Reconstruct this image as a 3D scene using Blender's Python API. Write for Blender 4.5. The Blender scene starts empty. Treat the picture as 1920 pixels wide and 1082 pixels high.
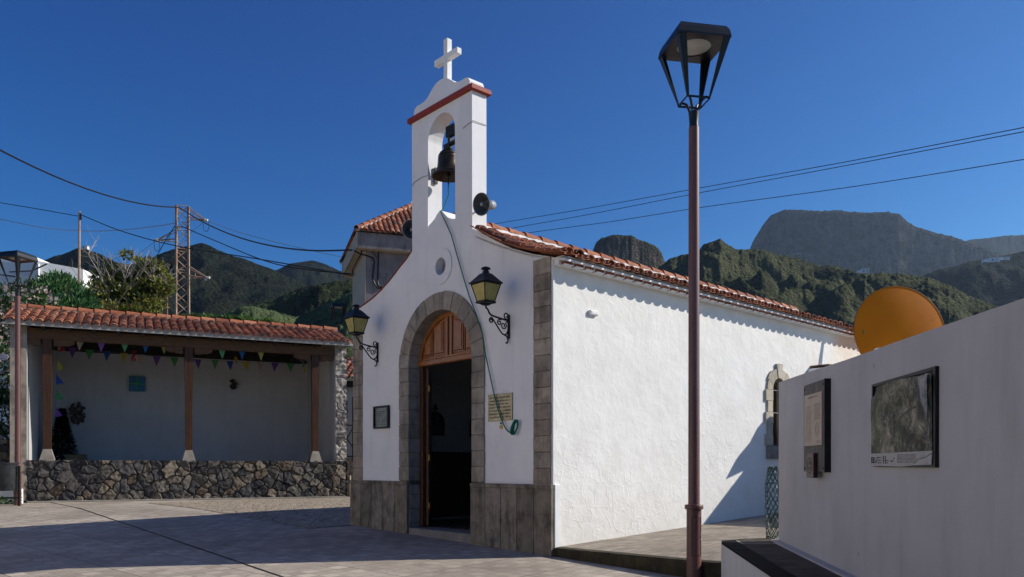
import bpy, math, random
import numpy as np
from mathutils import Vector, Matrix, noise
from mathutils.geometry import tessellate_polygon
R = math.radians
random.seed(7)
SC = bpy.context.scene
COL = SC.collection

# ------------------------------------------------------------------ camera, sky, sun, exposure
FPX, HOR = 1497.0, 875.0
cd = bpy.data.cameras.new('camera'); cam = bpy.data.objects.new('camera', cd); COL.objects.link(cam)
cam.location = (0, 0, 1.6); cam.rotation_euler = (R(90), 0, 0)
cd.sensor_width = 36; cd.lens = FPX / 1920 * 36; cd.shift_y = (HOR - 541) / 1920
cd.clip_start = 0.05; cd.clip_end = 20000
SC.camera = cam
SUN_AZ, SUN_EL = R(80.5), R(31.5)            # azimuth from +Y towards +X
W = bpy.data.worlds.new('World'); SC.world = W; W.use_nodes = True
wn = W.node_tree.nodes; wl = W.node_tree.links
bg = wn['Background']; sky = wn.new('ShaderNodeTexSky'); sky.sky_type = 'NISHITA'; sky.sun_disc = False
sky.sun_elevation = SUN_EL; sky.sun_rotation = SUN_AZ
sky.altitude = 1400; sky.air_density = 1.0; sky.dust_density = 0.25; sky.ozone_density = 4.0
# deepen the blue towards the zenith the way the photographed sky does: one power per channel
sp_ = wn.new('ShaderNodeSeparateColor'); cb_ = wn.new('ShaderNodeCombineColor'); wl.new(sky.outputs[0], sp_.inputs[0])
for i_, (g_, k_) in enumerate(((2.6, .098), (1.62, .515), (1.16, 1.20))):
    pw_ = wn.new('ShaderNodeMath'); pw_.operation = 'POWER'; pw_.inputs[1].default_value = g_; wl.new(sp_.outputs[i_], pw_.inputs[0])
    ml_ = wn.new('ShaderNodeMath'); ml_.operation = 'MULTIPLY'; ml_.inputs[1].default_value = k_; wl.new(pw_.outputs[0], ml_.inputs[0]); wl.new(ml_.outputs[0], cb_.inputs[i_])
wl.new(cb_.outputs[0], bg.inputs[0]); bg.inputs[1].default_value = 0.05
sd_ = bpy.data.lights.new('sun', 'SUN'); sun = bpy.data.objects.new('sun', sd_); COL.objects.link(sun)
sd_.energy = 4.2; sd_.angle = R(0.5); sd_.color = (1, .94, .84)
SV = Vector((math.sin(SUN_AZ) * math.cos(SUN_EL), math.cos(SUN_AZ) * math.cos(SUN_EL), math.sin(SUN_EL)))
sun.rotation_euler = SV.to_track_quat('Z', 'Y').to_euler(); sun.location = (0, 0, 30)
SC.view_settings.view_transform = 'Standard'; SC.view_settings.look = 'None'
SC.view_settings.exposure = 0.5; SC.view_settings.gamma = 1.0
SC.cycles.use_denoising = True
SC.cycles.max_bounces = 8; SC.cycles.volume_bounces = 0

# ------------------------------------------------------------------ helpers
def at(px, py, d):
    return Vector(((px - 960) / FPX * d, d, 1.6 + (HOR - py) / FPX * d))
def gz(y): return 0.0372 * min(max(y, -30), 17.9)
FD = Vector((-.6653, .7466, 0)); SD = Vector((.7466, .6653, 0)); NS = Vector((.6653, -.7466, 0))
P0 = Vector((.5504, 10.7, 0))
def F(t, z, n=0): return P0 + FD * t + SD * n + Vector((0, 0, z))      # on the chapel front; n goes into it
def S(s, z, n=0): return P0 + SD * s + NS * n + Vector((0, 0, z))      # on the chapel flank; n comes out of it
def Fpx(px, py, n=0):
    B = P0 + SD * n; r = (px - 960) / FPX
    t = (r * B.y - B.x) / (FD.x - r * FD.y); y = B.y + t * FD.y
    return t, 1.6 + (HOR - py) * y / FPX

class MB:
    def __init__(s): s.v = []; s.f = []; s.m = []; s.c = []
    def add(s, vs, fs, mi=0, col=None):
        b = len(s.v); s.v += [tuple(v) for v in vs]
        s.f += [tuple(b + i for i in f) for f in fs]; s.m += [mi] * len(fs)
        if col is None: s.c += [(1, 1, 1)] * len(vs)
        elif isinstance(col, tuple): s.c += [col] * len(vs)
        else: s.c += list(col)
    def box(s, c, hx, hy, hz, mi=0, col=None, bev=0.0):
        """c centre; hx, hy, hz half-extent vectors"""
        c = Vector(c); hx, hy, hz = Vector(hx), Vector(hy), Vector(hz)
        if bev <= 0:
            vs = [c + hx * a + hy * b + hz * d for a in (-1, 1) for b in (-1, 1) for d in (-1, 1)]
            fs = [(0, 1, 3, 2), (4, 6, 7, 5), (0, 4, 5, 1), (2, 3, 7, 6), (0, 2, 6, 4), (1, 5, 7, 3)]
            s.add(vs, fs, mi, col); return
        vs = []; L = [hx.length, hy.length, hz.length]
        k = [1 - min(.45, bev / max(l, 1e-6)) for l in L]
        idx = {}
        for a in (-1, 1):
            for b in (-1, 1):
                for d in (-1, 1):
                    for ax in range(3):
                        q = [a * k[0], b * k[1], d * k[2]]; q[ax] = (a, b, d)[ax]
                        idx[(a, b, d, ax)] = len(vs); vs.append(c + hx * q[0] + hy * q[1] + hz * q[2])
        fs = []
        I = lambda a, b, d, ax: idx[(a, b, d, ax)]
        for sg in (-1, 1):
            fs.append(tuple(I(sg, *p, 0) for p in ((-1, -1), (1, -1), (1, 1), (-1, 1))))
            fs.append(tuple(I(p[0], sg, p[1], 1) for p in ((-1, -1), (1, -1), (1, 1), (-1, 1))))
            fs.append(tuple(I(*p, sg, 2) for p in ((-1, -1), (1, -1), (1, 1), (-1, 1))))
            for s2 in (-1, 1):
                fs.append((I(sg, s2, -1, 0), I(sg, s2, 1, 0), I(sg, s2, 1, 1), I(sg, s2, -1, 1)))
                fs.append((I(sg, -1, s2, 0), I(sg, 1, s2, 0), I(sg, 1, s2, 2), I(sg, -1, s2, 2)))
                fs.append((I(-1, sg, s2, 1), I(1, sg, s2, 1), I(1, sg, s2, 2), I(-1, sg, s2, 2)))
                for s3 in (-1, 1): fs.append((I(sg, s2, s3, 0), I(sg, s2, s3, 1), I(sg, s2, s3, 2)))
        s.add(vs, fs, mi, col)
    def wbox(s, x0, x1, y0, y1, z0, z1, mi=0, col=None, bev=0.0):
        s.box(((x0 + x1) / 2, (y0 + y1) / 2, (z0 + z1) / 2), ((x1 - x0) / 2, 0, 0), (0, (y1 - y0) / 2, 0), (0, 0, (z1 - z0) / 2), mi, col, bev)
    def prism(s, loops, fn, n0, n1, mi=0, side_mi=None, col=None):
        """loops: outline and holes as 2-D points; fn(u, v, n) -> world point"""
        pts = [[Vector((p[0], p[1], 0)) for p in L] for L in loops]
        tri = tessellate_polygon(pts); flat = [p for L in loops for p in L]; N = len(flat)
        vs = [fn(p[0], p[1], n0) for p in flat] + [fn(p[0], p[1], n1) for p in flat]
        fs = [tuple(t) for t in tri] + [tuple(N + i for i in reversed(t)) for t in tri]
        b = 0; sf = []
        for L in loops:
            m = len(L)
            for i in range(m): sf.append((b + i, b + (i + 1) % m, N + b + (i + 1) % m, N + b + i))
            b += m
        k = len(s.v); s.add(vs, fs, mi, col)
        s.f += [tuple(k + i for i in f) for f in sf]; s.m += [mi if side_mi is None else side_mi] * len(sf)
    def tube(s, pts, r, seg=8, mi=0, col=None, caps=True):
        pts = [Vector(p) for p in pts]; n = len(pts)
        rr = r if isinstance(r, (list, tuple)) else [r] * n
        T = (pts[1] - pts[0]).normalized(); ref = Vector((0, 0, 1)) if abs(T.z) < .9 else Vector((1, 0, 0))
        X = T.cross(ref).normalized(); vs = []
        for i in range(n):
            T = (pts[min(i + 1, n - 1)] - pts[max(i - 1, 0)])
            T = T.normalized() if T.length > 1e-9 else Vector((0, 0, 1))
            X = (X - T * X.dot(T)); X = X.normalized() if X.length > 1e-6 else T.orthogonal().normalized()
            Y = T.cross(X)
            for k in range(seg):
                a = 2 * math.pi * k / seg; vs.append(pts[i] + (X * math.cos(a) + Y * math.sin(a)) * rr[i])
        fs = [(i * seg + k, i * seg + (k + 1) % seg, (i + 1) * seg + (k + 1) % seg, (i + 1) * seg + k) for i in range(n - 1) for k in range(seg)]
        if caps: fs += [tuple(range(seg - 1, -1, -1)), tuple((n - 1) * seg + k for k in range(seg))]
        s.add(vs, fs, mi, col)
    def lathe(s, prof, c=(0, 0, 0), seg=20, mi=0, axis=None, col=None, ph=0):
        c = Vector(c); Z = Vector(axis).normalized() if axis else Vector((0, 0, 1))
        X = Vector((1, 0, 0)) if axis is None else Z.orthogonal().normalized(); Y = Z.cross(X)
        vs = [c + Z * z + (X * math.cos(2 * math.pi * k / seg + ph) + Y * math.sin(2 * math.pi * k / seg + ph)) * r for r, z in prof for k in range(seg)]
        fs = [(i * seg + k, i * seg + (k + 1) % seg, (i + 1) * seg + (k + 1) % seg, (i + 1) * seg + k) for i in range(len(prof) - 1) for k in range(seg)]
        s.add(vs, fs, mi, col)
    def build(s, name, mats, parent=None, smooth=False, sharp=35):
        me = bpy.data.meshes.new(name); off = Vector((0, 0, 0)); p = parent
        while p is not None: off += p.location; p = p.parent
        V = [(v[0] - off.x, v[1] - off.y, v[2] - off.z) for v in s.v]
        me.from_pydata(V, [], s.f)
        if not isinstance(mats, (list, tuple)): mats = [mats]
        for m in mats: me.materials.append(m)
        me.polygons.foreach_set('material_index', s.m)
        ca = me.color_attributes.new('tint', 'FLOAT_COLOR', 'POINT')
        buf = np.ones((len(s.v), 4), dtype=np.float32); buf[:, :3] = np.array(s.c, dtype=np.float32)
        ca.data.foreach_set('color', buf.ravel())
        if smooth:
            me.polygons.foreach_set('use_smooth', [True] * len(me.polygons))
            try: me.set_sharp_from_angle(angle=R(sharp))
            except Exception: pass
        me.validate(); me.update()
        o = bpy.data.objects.new(name, me); COL.objects.link(o)
        if parent is not None: o.parent = parent
        return o

def tag(o, label=None, cat=None, group=None, kind=None):
    if label: o['label'] = label
    if cat: o['category'] = cat
    if group: o['group'] = group
    if kind: o['kind'] = kind
    return o
def thing(name, loc, label, cat, group=None):
    o = bpy.data.objects.new(name, None); COL.objects.link(o); o.location = loc; o.empty_display_size = .2
    return tag(o, label, cat, group)
def copy_tree(o, loc=None, parent=None, label=None, rot=None):
    c = o.copy(); COL.objects.link(c)
    if parent is not None: c.parent = parent
    if loc is not None: c.location = loc
    if rot is not None: c.rotation_euler = (0, 0, rot)
    if label: c['label'] = label
    for ch in list(o.children): copy_tree(ch, None, c)
    return c

# ------------------------------------------------------------------ materials
def lin(c): return tuple((x / 255 / 12.92) if x / 255 <= .04045 else ((x / 255 + .055) / 1.055) ** 2.4 for x in c)
class NT:
    def __init__(s, name):
        s.m = bpy.data.materials.new(name); s.m.use_nodes = True; s.t = s.m.node_tree; s.n = s.t.nodes; s.l = s.t.links
        s.b = s.n['Principled BSDF']; s.tc = s.n.new('ShaderNodeTexCoord')
    def lk(s, a, b): s.l.new(a, b)
    def val(s, inp, v):
        if isinstance(v, bpy.types.NodeSocket): s.l.new(v, inp)
        else: inp.default_value = v
    def co(s, scale=(1, 1, 1), rot=(0, 0, 0), src=None):
        m = s.n.new('ShaderNodeMapping'); s.lk(src or s.tc.outputs['Object'], m.inputs[0])
        m.inputs['Scale'].default_value = scale; m.inputs['Rotation'].default_value = rot; return m.outputs[0]
    def noise(s, scale, detail=4, rough=.55, co=None, dist=0, col=False):
        n = s.n.new('ShaderNodeTexNoise'); s.lk(co or s.tc.outputs['Object'], n.inputs['Vector'])
        n.inputs['Scale'].default_value = scale; n.inputs['Detail'].default_value = detail
        n.inputs['Roughness'].default_value = rough; n.inputs['Distortion'].default_value = dist
        return n.outputs[1 if col else 0]
    def voro(s, scale, feat='F1', co=None, out=0, rnd=1):
        n = s.n.new('ShaderNodeTexVoronoi'); n.feature = feat; s.lk(co or s.tc.outputs['Object'], n.inputs['Vector'])
        n.inputs['Scale'].default_value = scale; n.inputs['Randomness'].default_value = rnd; return n.outputs[out]
    def ramp(s, fac, stops, interp='LINEAR'):
        n = s.n.new('ShaderNodeValToRGB'); s.lk(fac, n.inputs[0]); e = n.color_ramp.elements; n.color_ramp.interpolation = interp
        while len(e) < len(stops): e.new(.5)
        for i, (p, c) in enumerate(stops):
            e[i].position = p; c = (c, c, c) if isinstance(c, (int, float)) else c; e[i].color = (*c[:3], 1)
        return n.outputs[0]
    def mix(s, fac, a, b, mode='MIX'):
        n = s.n.new('ShaderNodeMix'); n.data_type = 'RGBA'; n.blend_type = mode
        s.val(n.inputs[0], fac)
        for k, v in ((6, a), (7, b)): s.val(n.inputs[k], (*v[:3], 1) if isinstance(v, tuple) else v)
        return n.outputs[2]
    def math(s, op, a, b=0.0, c=None):
        n = s.n.new('ShaderNodeMath'); n.operation = op; s.val(n.inputs[0], a); s.val(n.inputs[1], b)
        if c is not None: s.val(n.inputs[2], c)
        return n.outputs[0]
    def bump(s, h, strength=.3, dist=.02, nrm=None):
        n = s.n.new('ShaderNodeBump'); s.lk(h, n.inputs['Height']); n.inputs['Strength'].default_value = strength
        n.inputs['Distance'].default_value = dist
        if nrm: s.lk(nrm, n.inputs['Normal'])
        return n.outputs[0]
    def attr(s, name='tint'):
        n = s.n.new('ShaderNodeAttribute'); n.attribute_name = name; return n.outputs['Color']
    def done(s, col, rough=.8, nrm=None, metal=0, spec=.3):
        s.val(s.b.inputs['Base Color'], (*col[:3], 1) if isinstance(col, tuple) else col)
        s.val(s.b.inputs['Roughness'], rough); s.b.inputs['Metallic'].default_value = metal
        s.b.inputs['Specular IOR Level'].default_value = spec
        if nrm: s.lk(nrm, s.b.inputs['Normal'])
        return s.m
def simple(name, col, rough=.6, metal=0, var=.25, scale=6, bump=.0, spec=.3, bscale=40):
    t = NT(name); n = t.noise(scale, 5)
    c = t.mix(t.ramp(n, [(.3, 0), (.7, 1)]), tuple(x * (1 - var) for x in col), tuple(min(1, x * (1 + var * .6)) for x in col))
    nr = t.bump(t.noise(bscale, 4), bump, .01) if bump else None
    return t.done(c, rough, nr, metal, spec)
def tinted(name, rough=.8, nscale=12, lo=.7, hi=1.15, bump=.3, bscale=40, spec=.25):
    t = NT(name); n = t.noise(nscale, 5)
    c = t.mix(1.0, t.attr(), t.ramp(n, [(.28, lo), (.72, hi)]), 'MULTIPLY')
    return t.done(c, rough, t.bump(t.noise(bscale, 5, .6), bump, .01), 0, spec)

def m_plaster_side():
    t = NT('flank_plaster'); w = t.noise(2.6, 5, .65, col=True)
    wc = t.mix(.20, t.tc.outputs['Object'], w, 'LINEAR_LIGHT')
    vd = t.voro(3.4, 'DISTANCE_TO_EDGE', wc); cr = t.ramp(vd, [(0, 1), (.018, .6), (.05, 0)])
    vd2 = t.voro(8.5, 'DISTANCE_TO_EDGE', wc); cr2 = t.ramp(vd2, [(0, 1), (.03, .4), (.09, 0)])
    mk = t.ramp(t.noise(.55, 2), [(.50, 0), (.62, 1)]); mk2 = t.ramp(t.noise(.9, 2, co=t.co((1, 1, 1.3))), [(.5, 0), (.62, 1)])
    h = t.math('ADD', t.math('MULTIPLY', cr, mk), t.math('MULTIPLY', t.math('MULTIPLY', cr2, mk2), .7))
    lump = t.noise(5, 5, .6); fine = t.noise(38, 4, .65)
    hh = t.math('ADD', t.math('ADD', t.math('MULTIPLY', lump, 1.0), t.math('MULTIPLY', t.noise(13, 4, .6), .16)), t.math('MULTIPLY', fine, .06))
    hh = t.math('ADD', hh, t.math('MULTIPLY', h, .2))
    ht = t.n.new('ShaderNodeSeparateXYZ'); t.lk(t.tc.outputs['Object'], ht.inputs[0])
    grime = t.math('MULTIPLY', t.ramp(ht.outputs[2], [(0, 1), (.9, .0)]), t.noise(9, 5))
    c = t.mix(t.ramp(t.noise(2.2, 5), [(.3, 0), (.75, 1)]), (.74, .725, .69), (.83, .82, .79))
    c = t.mix(t.math('MULTIPLY', grime, .5), c, (.42, .36, .28))
    return t.done(c, .85, t.bump(hh, .6, .022), 0, .2)
def m_plaster_front():
    t = NT('front_plaster'); n = t.noise(1.3, 6, .62)
    st = t.noise(3.0, 4, .6, co=t.co((2.2, 2.2, .35)))
    c = t.mix(t.ramp(n, [(.32, 0), (.7, 1)]), (.72, .72, .74), (.82, .82, .83))
    c = t.mix(t.math('MULTIPLY', t.ramp(st, [(.55, 0), (.85, 1)]), .35), c, (.45, .44, .42))
    h = t.math('ADD', t.noise(4, 5, .6), t.math('MULTIPLY', t.noise(45, 3), .25))
    return t.done(c, .8, t.bump(h, .3, .012), 0, .25)
def m_plaster_dirty(name, a, b, stain, amt=.6, zs=.25):
    t = NT(name); n = t.noise(.9, 6, .62); st = t.noise(2.4, 5, .62, co=t.co((2.5, 2.5, zs)))
    c = t.mix(t.ramp(n, [(.3, 0), (.7, 1)]), a, b)
    c = t.mix(t.math('MULTIPLY', t.ramp(st, [(.48, 0), (.8, 1)]), amt), c, stain)
    sp = t.ramp(t.voro(2.3, 'F1'), [(.0, 1), (.030, 1), (.042, 0)])
    c = t.mix(t.math('MULTIPLY', sp, .7), c, (.25, .24, .23))
    h = t.math('ADD', t.noise(2, 6, .62), t.math('MULTIPLY', t.noise(60, 3), .3))
    return t.done(c, .85, t.bump(h, .45, .018), 0, .2)
def m_stone(name, a, b, dark, dk=.6):
    t = NT(name); n = t.noise(7, 8, .65); bl = t.math('ADD', t.math('MULTIPLY', t.noise(2.6, 5, .65), .6), t.math('MULTIPLY', t.noise(3.4, 5, .65, t.co((2.2, 2.2, .3))), .4))
    c = t.mix(t.ramp(n, [(.3, 0), (.7, 1)]), a, b)
    c = t.mix(t.math('MULTIPLY', t.ramp(bl, [(.47, 0), (.60, 1)]), dk), c, dark)
    c = t.mix(1.0, c, t.attr(), 'MULTIPLY')
    fine = t.noise(90, 4, .7)
    c = t.mix(.35, c, t.ramp(fine, [(.3, .15), (.7, .75)]), 'OVERLAY')
    h = t.math('ADD', n, t.math('MULTIPLY', fine, .5))
    return t.done(c, .85, t.bump(h, .5, .01), 0, .25)
def m_wood(name, a, b, sc=(3, 3, .35), rough=.45, spec=.4):
    t = NT(name); co = t.co(sc); n = t.noise(7, 6, .6, co, 1.2); g = t.noise(28, 3, .6, t.co((sc[0] * 1.6, sc[1] * 1.6, sc[2] * .8)))
    c = t.mix(t.ramp(n, [(.3, 0), (.68, 1)]), a, b); c = t.mix(t.ramp(g, [(.35, .55), (.5, 0)]), c, tuple(x * .35 for x in a))
    return t.done(c, rough, t.bump(g, .25, .004), 0, spec)
def m_plaza():
    t = NT('paving_tiles'); co = t.co((1, 1, 1), (0, 0, R(-48.3)), t.tc.outputs['Object'])
    def brick(scale, mort, off=0.0):
        n = t.n.new('ShaderNodeTexBrick'); t.lk(co, n.inputs[0]); n.offset = off; n.inputs['Scale'].default_value = 1
        n.inputs['Brick Width'].default_value = scale; n.inputs['Row Height'].default_value = scale
        n.inputs['Mortar Size'].default_value = mort; n.inputs['Mortar Smooth'].default_value = .3
        n.inputs['Color1'].default_value = (0, 0, 0, 1); n.inputs['Color2'].default_value = (1, 1, 1, 1); n.inputs['Mortar'].default_value = (.5, .5, .5, 1)
        return n
    b1 = brick(.2, .004); b2 = brick(1.0, .008)
    ck = t.n.new('ShaderNodeTexChecker'); t.lk(co, ck.inputs[0]); ck.inputs['Scale'].default_value = 1 / .2
    sx = t.n.new('ShaderNodeSeparateXYZ'); t.lk(co, sx.inputs[0])
    rx = t.math('SINE', t.math('MULTIPLY', sx.outputs[0], 2 * math.pi / .05)); ry = t.math('SINE', t.math('MULTIPLY', sx.outputs[1], 2 * math.pi / .05))
    ck2 = t.math('GREATER_THAN', ck.outputs[1], .5)
    rib = t.math('ADD', t.math('MULTIPLY', rx, ck2), t.math('MULTIPLY', ry, t.math('SUBTRACT', 1, ck2)))
    base = t.mix(b1.outputs[0], (.37, .32, .265), (.54, .47, .39)); base = t.mix(t.math('MULTIPLY', ck2, .32), base, (.26, .225, .19))
    w = t.noise(.5, 7, .7); base = t.mix(t.ramp(w, [(.42, 0), (.66, .7)]), base, (.21, .175, .14))
    sp = t.noise(14, 5, .7); base = t.mix(t.ramp(sp, [(.57, 0), (.70, .6)]), base, (.14, .12, .10))
    base = t.mix(t.math('MULTIPLY', b1.outputs[1], .7), base, (.14, .12, .10)); base = t.mix(t.math('MULTIPLY', b2.outputs[1], .75), base, (.07, .06, .05))
    h = t.math('ADD', t.math('MULTIPLY', rib, .35), t.math('MULTIPLY', t.noise(60, 4), .4))
    h = t.math('SUBTRACT', h, t.math('MULTIPLY', t.math('ADD', b1.outputs[1], b2.outputs[1]), .8))
    return t.done(base, .75, t.bump(h, .5, .008), 0, .25)
def m_flags(name, a, b, mort, sc=3.2, stretch=(1, 1.0), rot=-48.3):
    t = NT(name); wrp = t.noise(3, 3, col=True); co = t.co((stretch[0], stretch[1], 1), (0, 0, R(rot)))
    co = t.mix(.06, co, wrp, 'LINEAR_LIGHT')
    e = t.voro(sc, 'DISTANCE_TO_EDGE', co); cc = t.voro(sc, 'F1', co, 1)
    bw = t.n.new('ShaderNodeRGBToBW'); t.lk(cc, bw.inputs[0])
    c = t.mix(bw.outputs[0], a, b); n = t.noise(5, 7, .65)
    c = t.mix(t.ramp(n, [(.4, 0), (.7, .7)]), c, tuple(x * .45 for x in a))
    mk = t.ramp(e, [(.0, 1), (.05, 0)]); c = t.mix(mk, c, mort)
    h = t.math('ADD', t.math('MULTIPLY', t.ramp(e, [(0, 0), (.12, 1)]), .8), t.math('MULTIPLY', t.noise(18, 6, .65), .9))
    return t.done(c, .85, t.bump(h, .7, .018), 0, .25)
def m_terrace():
    t = NT('terrace_paving'); co = t.co((1, 1, 1), (0, 0, R(-48.3)))
    n = t.n.new('ShaderNodeTexBrick'); t.lk(t.mix(.02, co, t.noise(4, 2, col=True), 'LINEAR_LIGHT'), n.inputs[0]); n.offset = .5; n.inputs['Scale'].default_value = 1
    n.inputs['Brick Width'].default_value = .3; n.inputs['Row Height'].default_value = .15; n.inputs['Mortar Size'].default_value = .006
    n.inputs['Color1'].default_value = (.37, .32, .26, 1); n.inputs['Color2'].default_value = (.26, .22, .18, 1); n.inputs['Mortar'].default_value = (.16, .13, .10, 1)
    st = t.noise(2.3, 6, .68, t.co((.7, 2.2, 1))); st2 = t.noise(11, 6, .7)
    c = t.mix(t.ramp(st, [(.42, 0), (.62, .75)]), n.outputs[0], (.16, .13, .10)); c = t.mix(t.ramp(st2, [(.5, 0), (.7, .5)]), c, (.42, .37, .30))
    h = t.math('SUBTRACT', t.noise(30, 5, .65), t.math('MULTIPLY', n.outputs[1], .7))
    return t.done(c, .8, t.bump(h, .5, .01), 0, .25)
def m_hill(name, dk, md, lt, rock, sc, rockamt=.3, ls=.012, bd=6.0):
    t = NT(name); n1 = t.noise(ls, 7, .62); n2 = t.noise(sc, 6, .72); n3 = t.noise(sc * 5, 4, .7)
    c = t.mix(t.ramp(n2, [(.40, 0), (.58, 1)]), dk, md); cl_ = t.voro(sc * 1.6, 'F1', t.mix(.3, t.tc.outputs['Object'], t.noise(sc, 3, col=True), 'LINEAR_LIGHT'), 1)
    bw_ = t.n.new('ShaderNodeRGBToBW'); t.lk(cl_, bw_.inputs[0]); c = t.mix(t.ramp(bw_.outputs[0], [(.45, 0), (.8, .55)]), c, lt)
    c = t.mix(t.math('MULTIPLY', t.ramp(n1, [(.42, 0), (.62, 1)]), t.ramp(n3, [(.35, .25), (.65, 1)])), c, lt)
    g = t.n.new('ShaderNodeNewGeometry'); sx = t.n.new('ShaderNodeSeparateXYZ'); t.lk(g.outputs['Normal'], sx.inputs[0])
    steep = t.ramp(sx.outputs[2], [(.35, 1), (.72, 0)])
    str_ = t.noise(sc * .8, 6, .7, t.co((1, 1, .18)))
    rk = t.mix(t.ramp(str_, [(.35, 0), (.65, 1)]), tuple(x * .45 for x in rock), rock)
    c = t.mix(t.math('MULTIPLY', t.math('MULTIPLY', steep, rockamt), t.ramp(t.noise(sc * .7, 4), [(.38, 0), (.55, 1)])), c, rk)
    cell = t.voro(sc * 2.6, 'F1', t.mix(.3, t.tc.outputs['Object'], t.noise(sc, 3, col=True), 'LINEAR_LIGHT'))
    h = t.math('ADD', t.math('MULTIPLY', t.math('MULTIPLY', str_, steep), 1.1 if rockamt > .8 else .2), t.math('ADD', t.math('MULTIPLY', t.math('SUBTRACT', 1, cell), .8), t.math('ADD', t.math('MULTIPLY', n2, .9), t.math('MULTIPLY', n3, .55))))
    return t.done(c, .95, t.bump(h, 1.0, bd), 0, .05)
def m_leaf(name, hue=1.0, trans=.4):
    t = NT(name); c = t.attr(); t.done(c, .45, None, 0, .4)
    tr = t.n.new('ShaderNodeBsdfTranslucent'); t.lk(c, tr.inputs[0]); mx = t.n.new('ShaderNodeMixShader'); mx.inputs[0].default_value = trans
    t.lk(t.b.outputs[0], mx.inputs[1]); t.lk(tr.outputs[0], mx.inputs[2]); t.lk(mx.outputs[0], t.n['Material Output'].inputs[0]); return t.m

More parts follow.
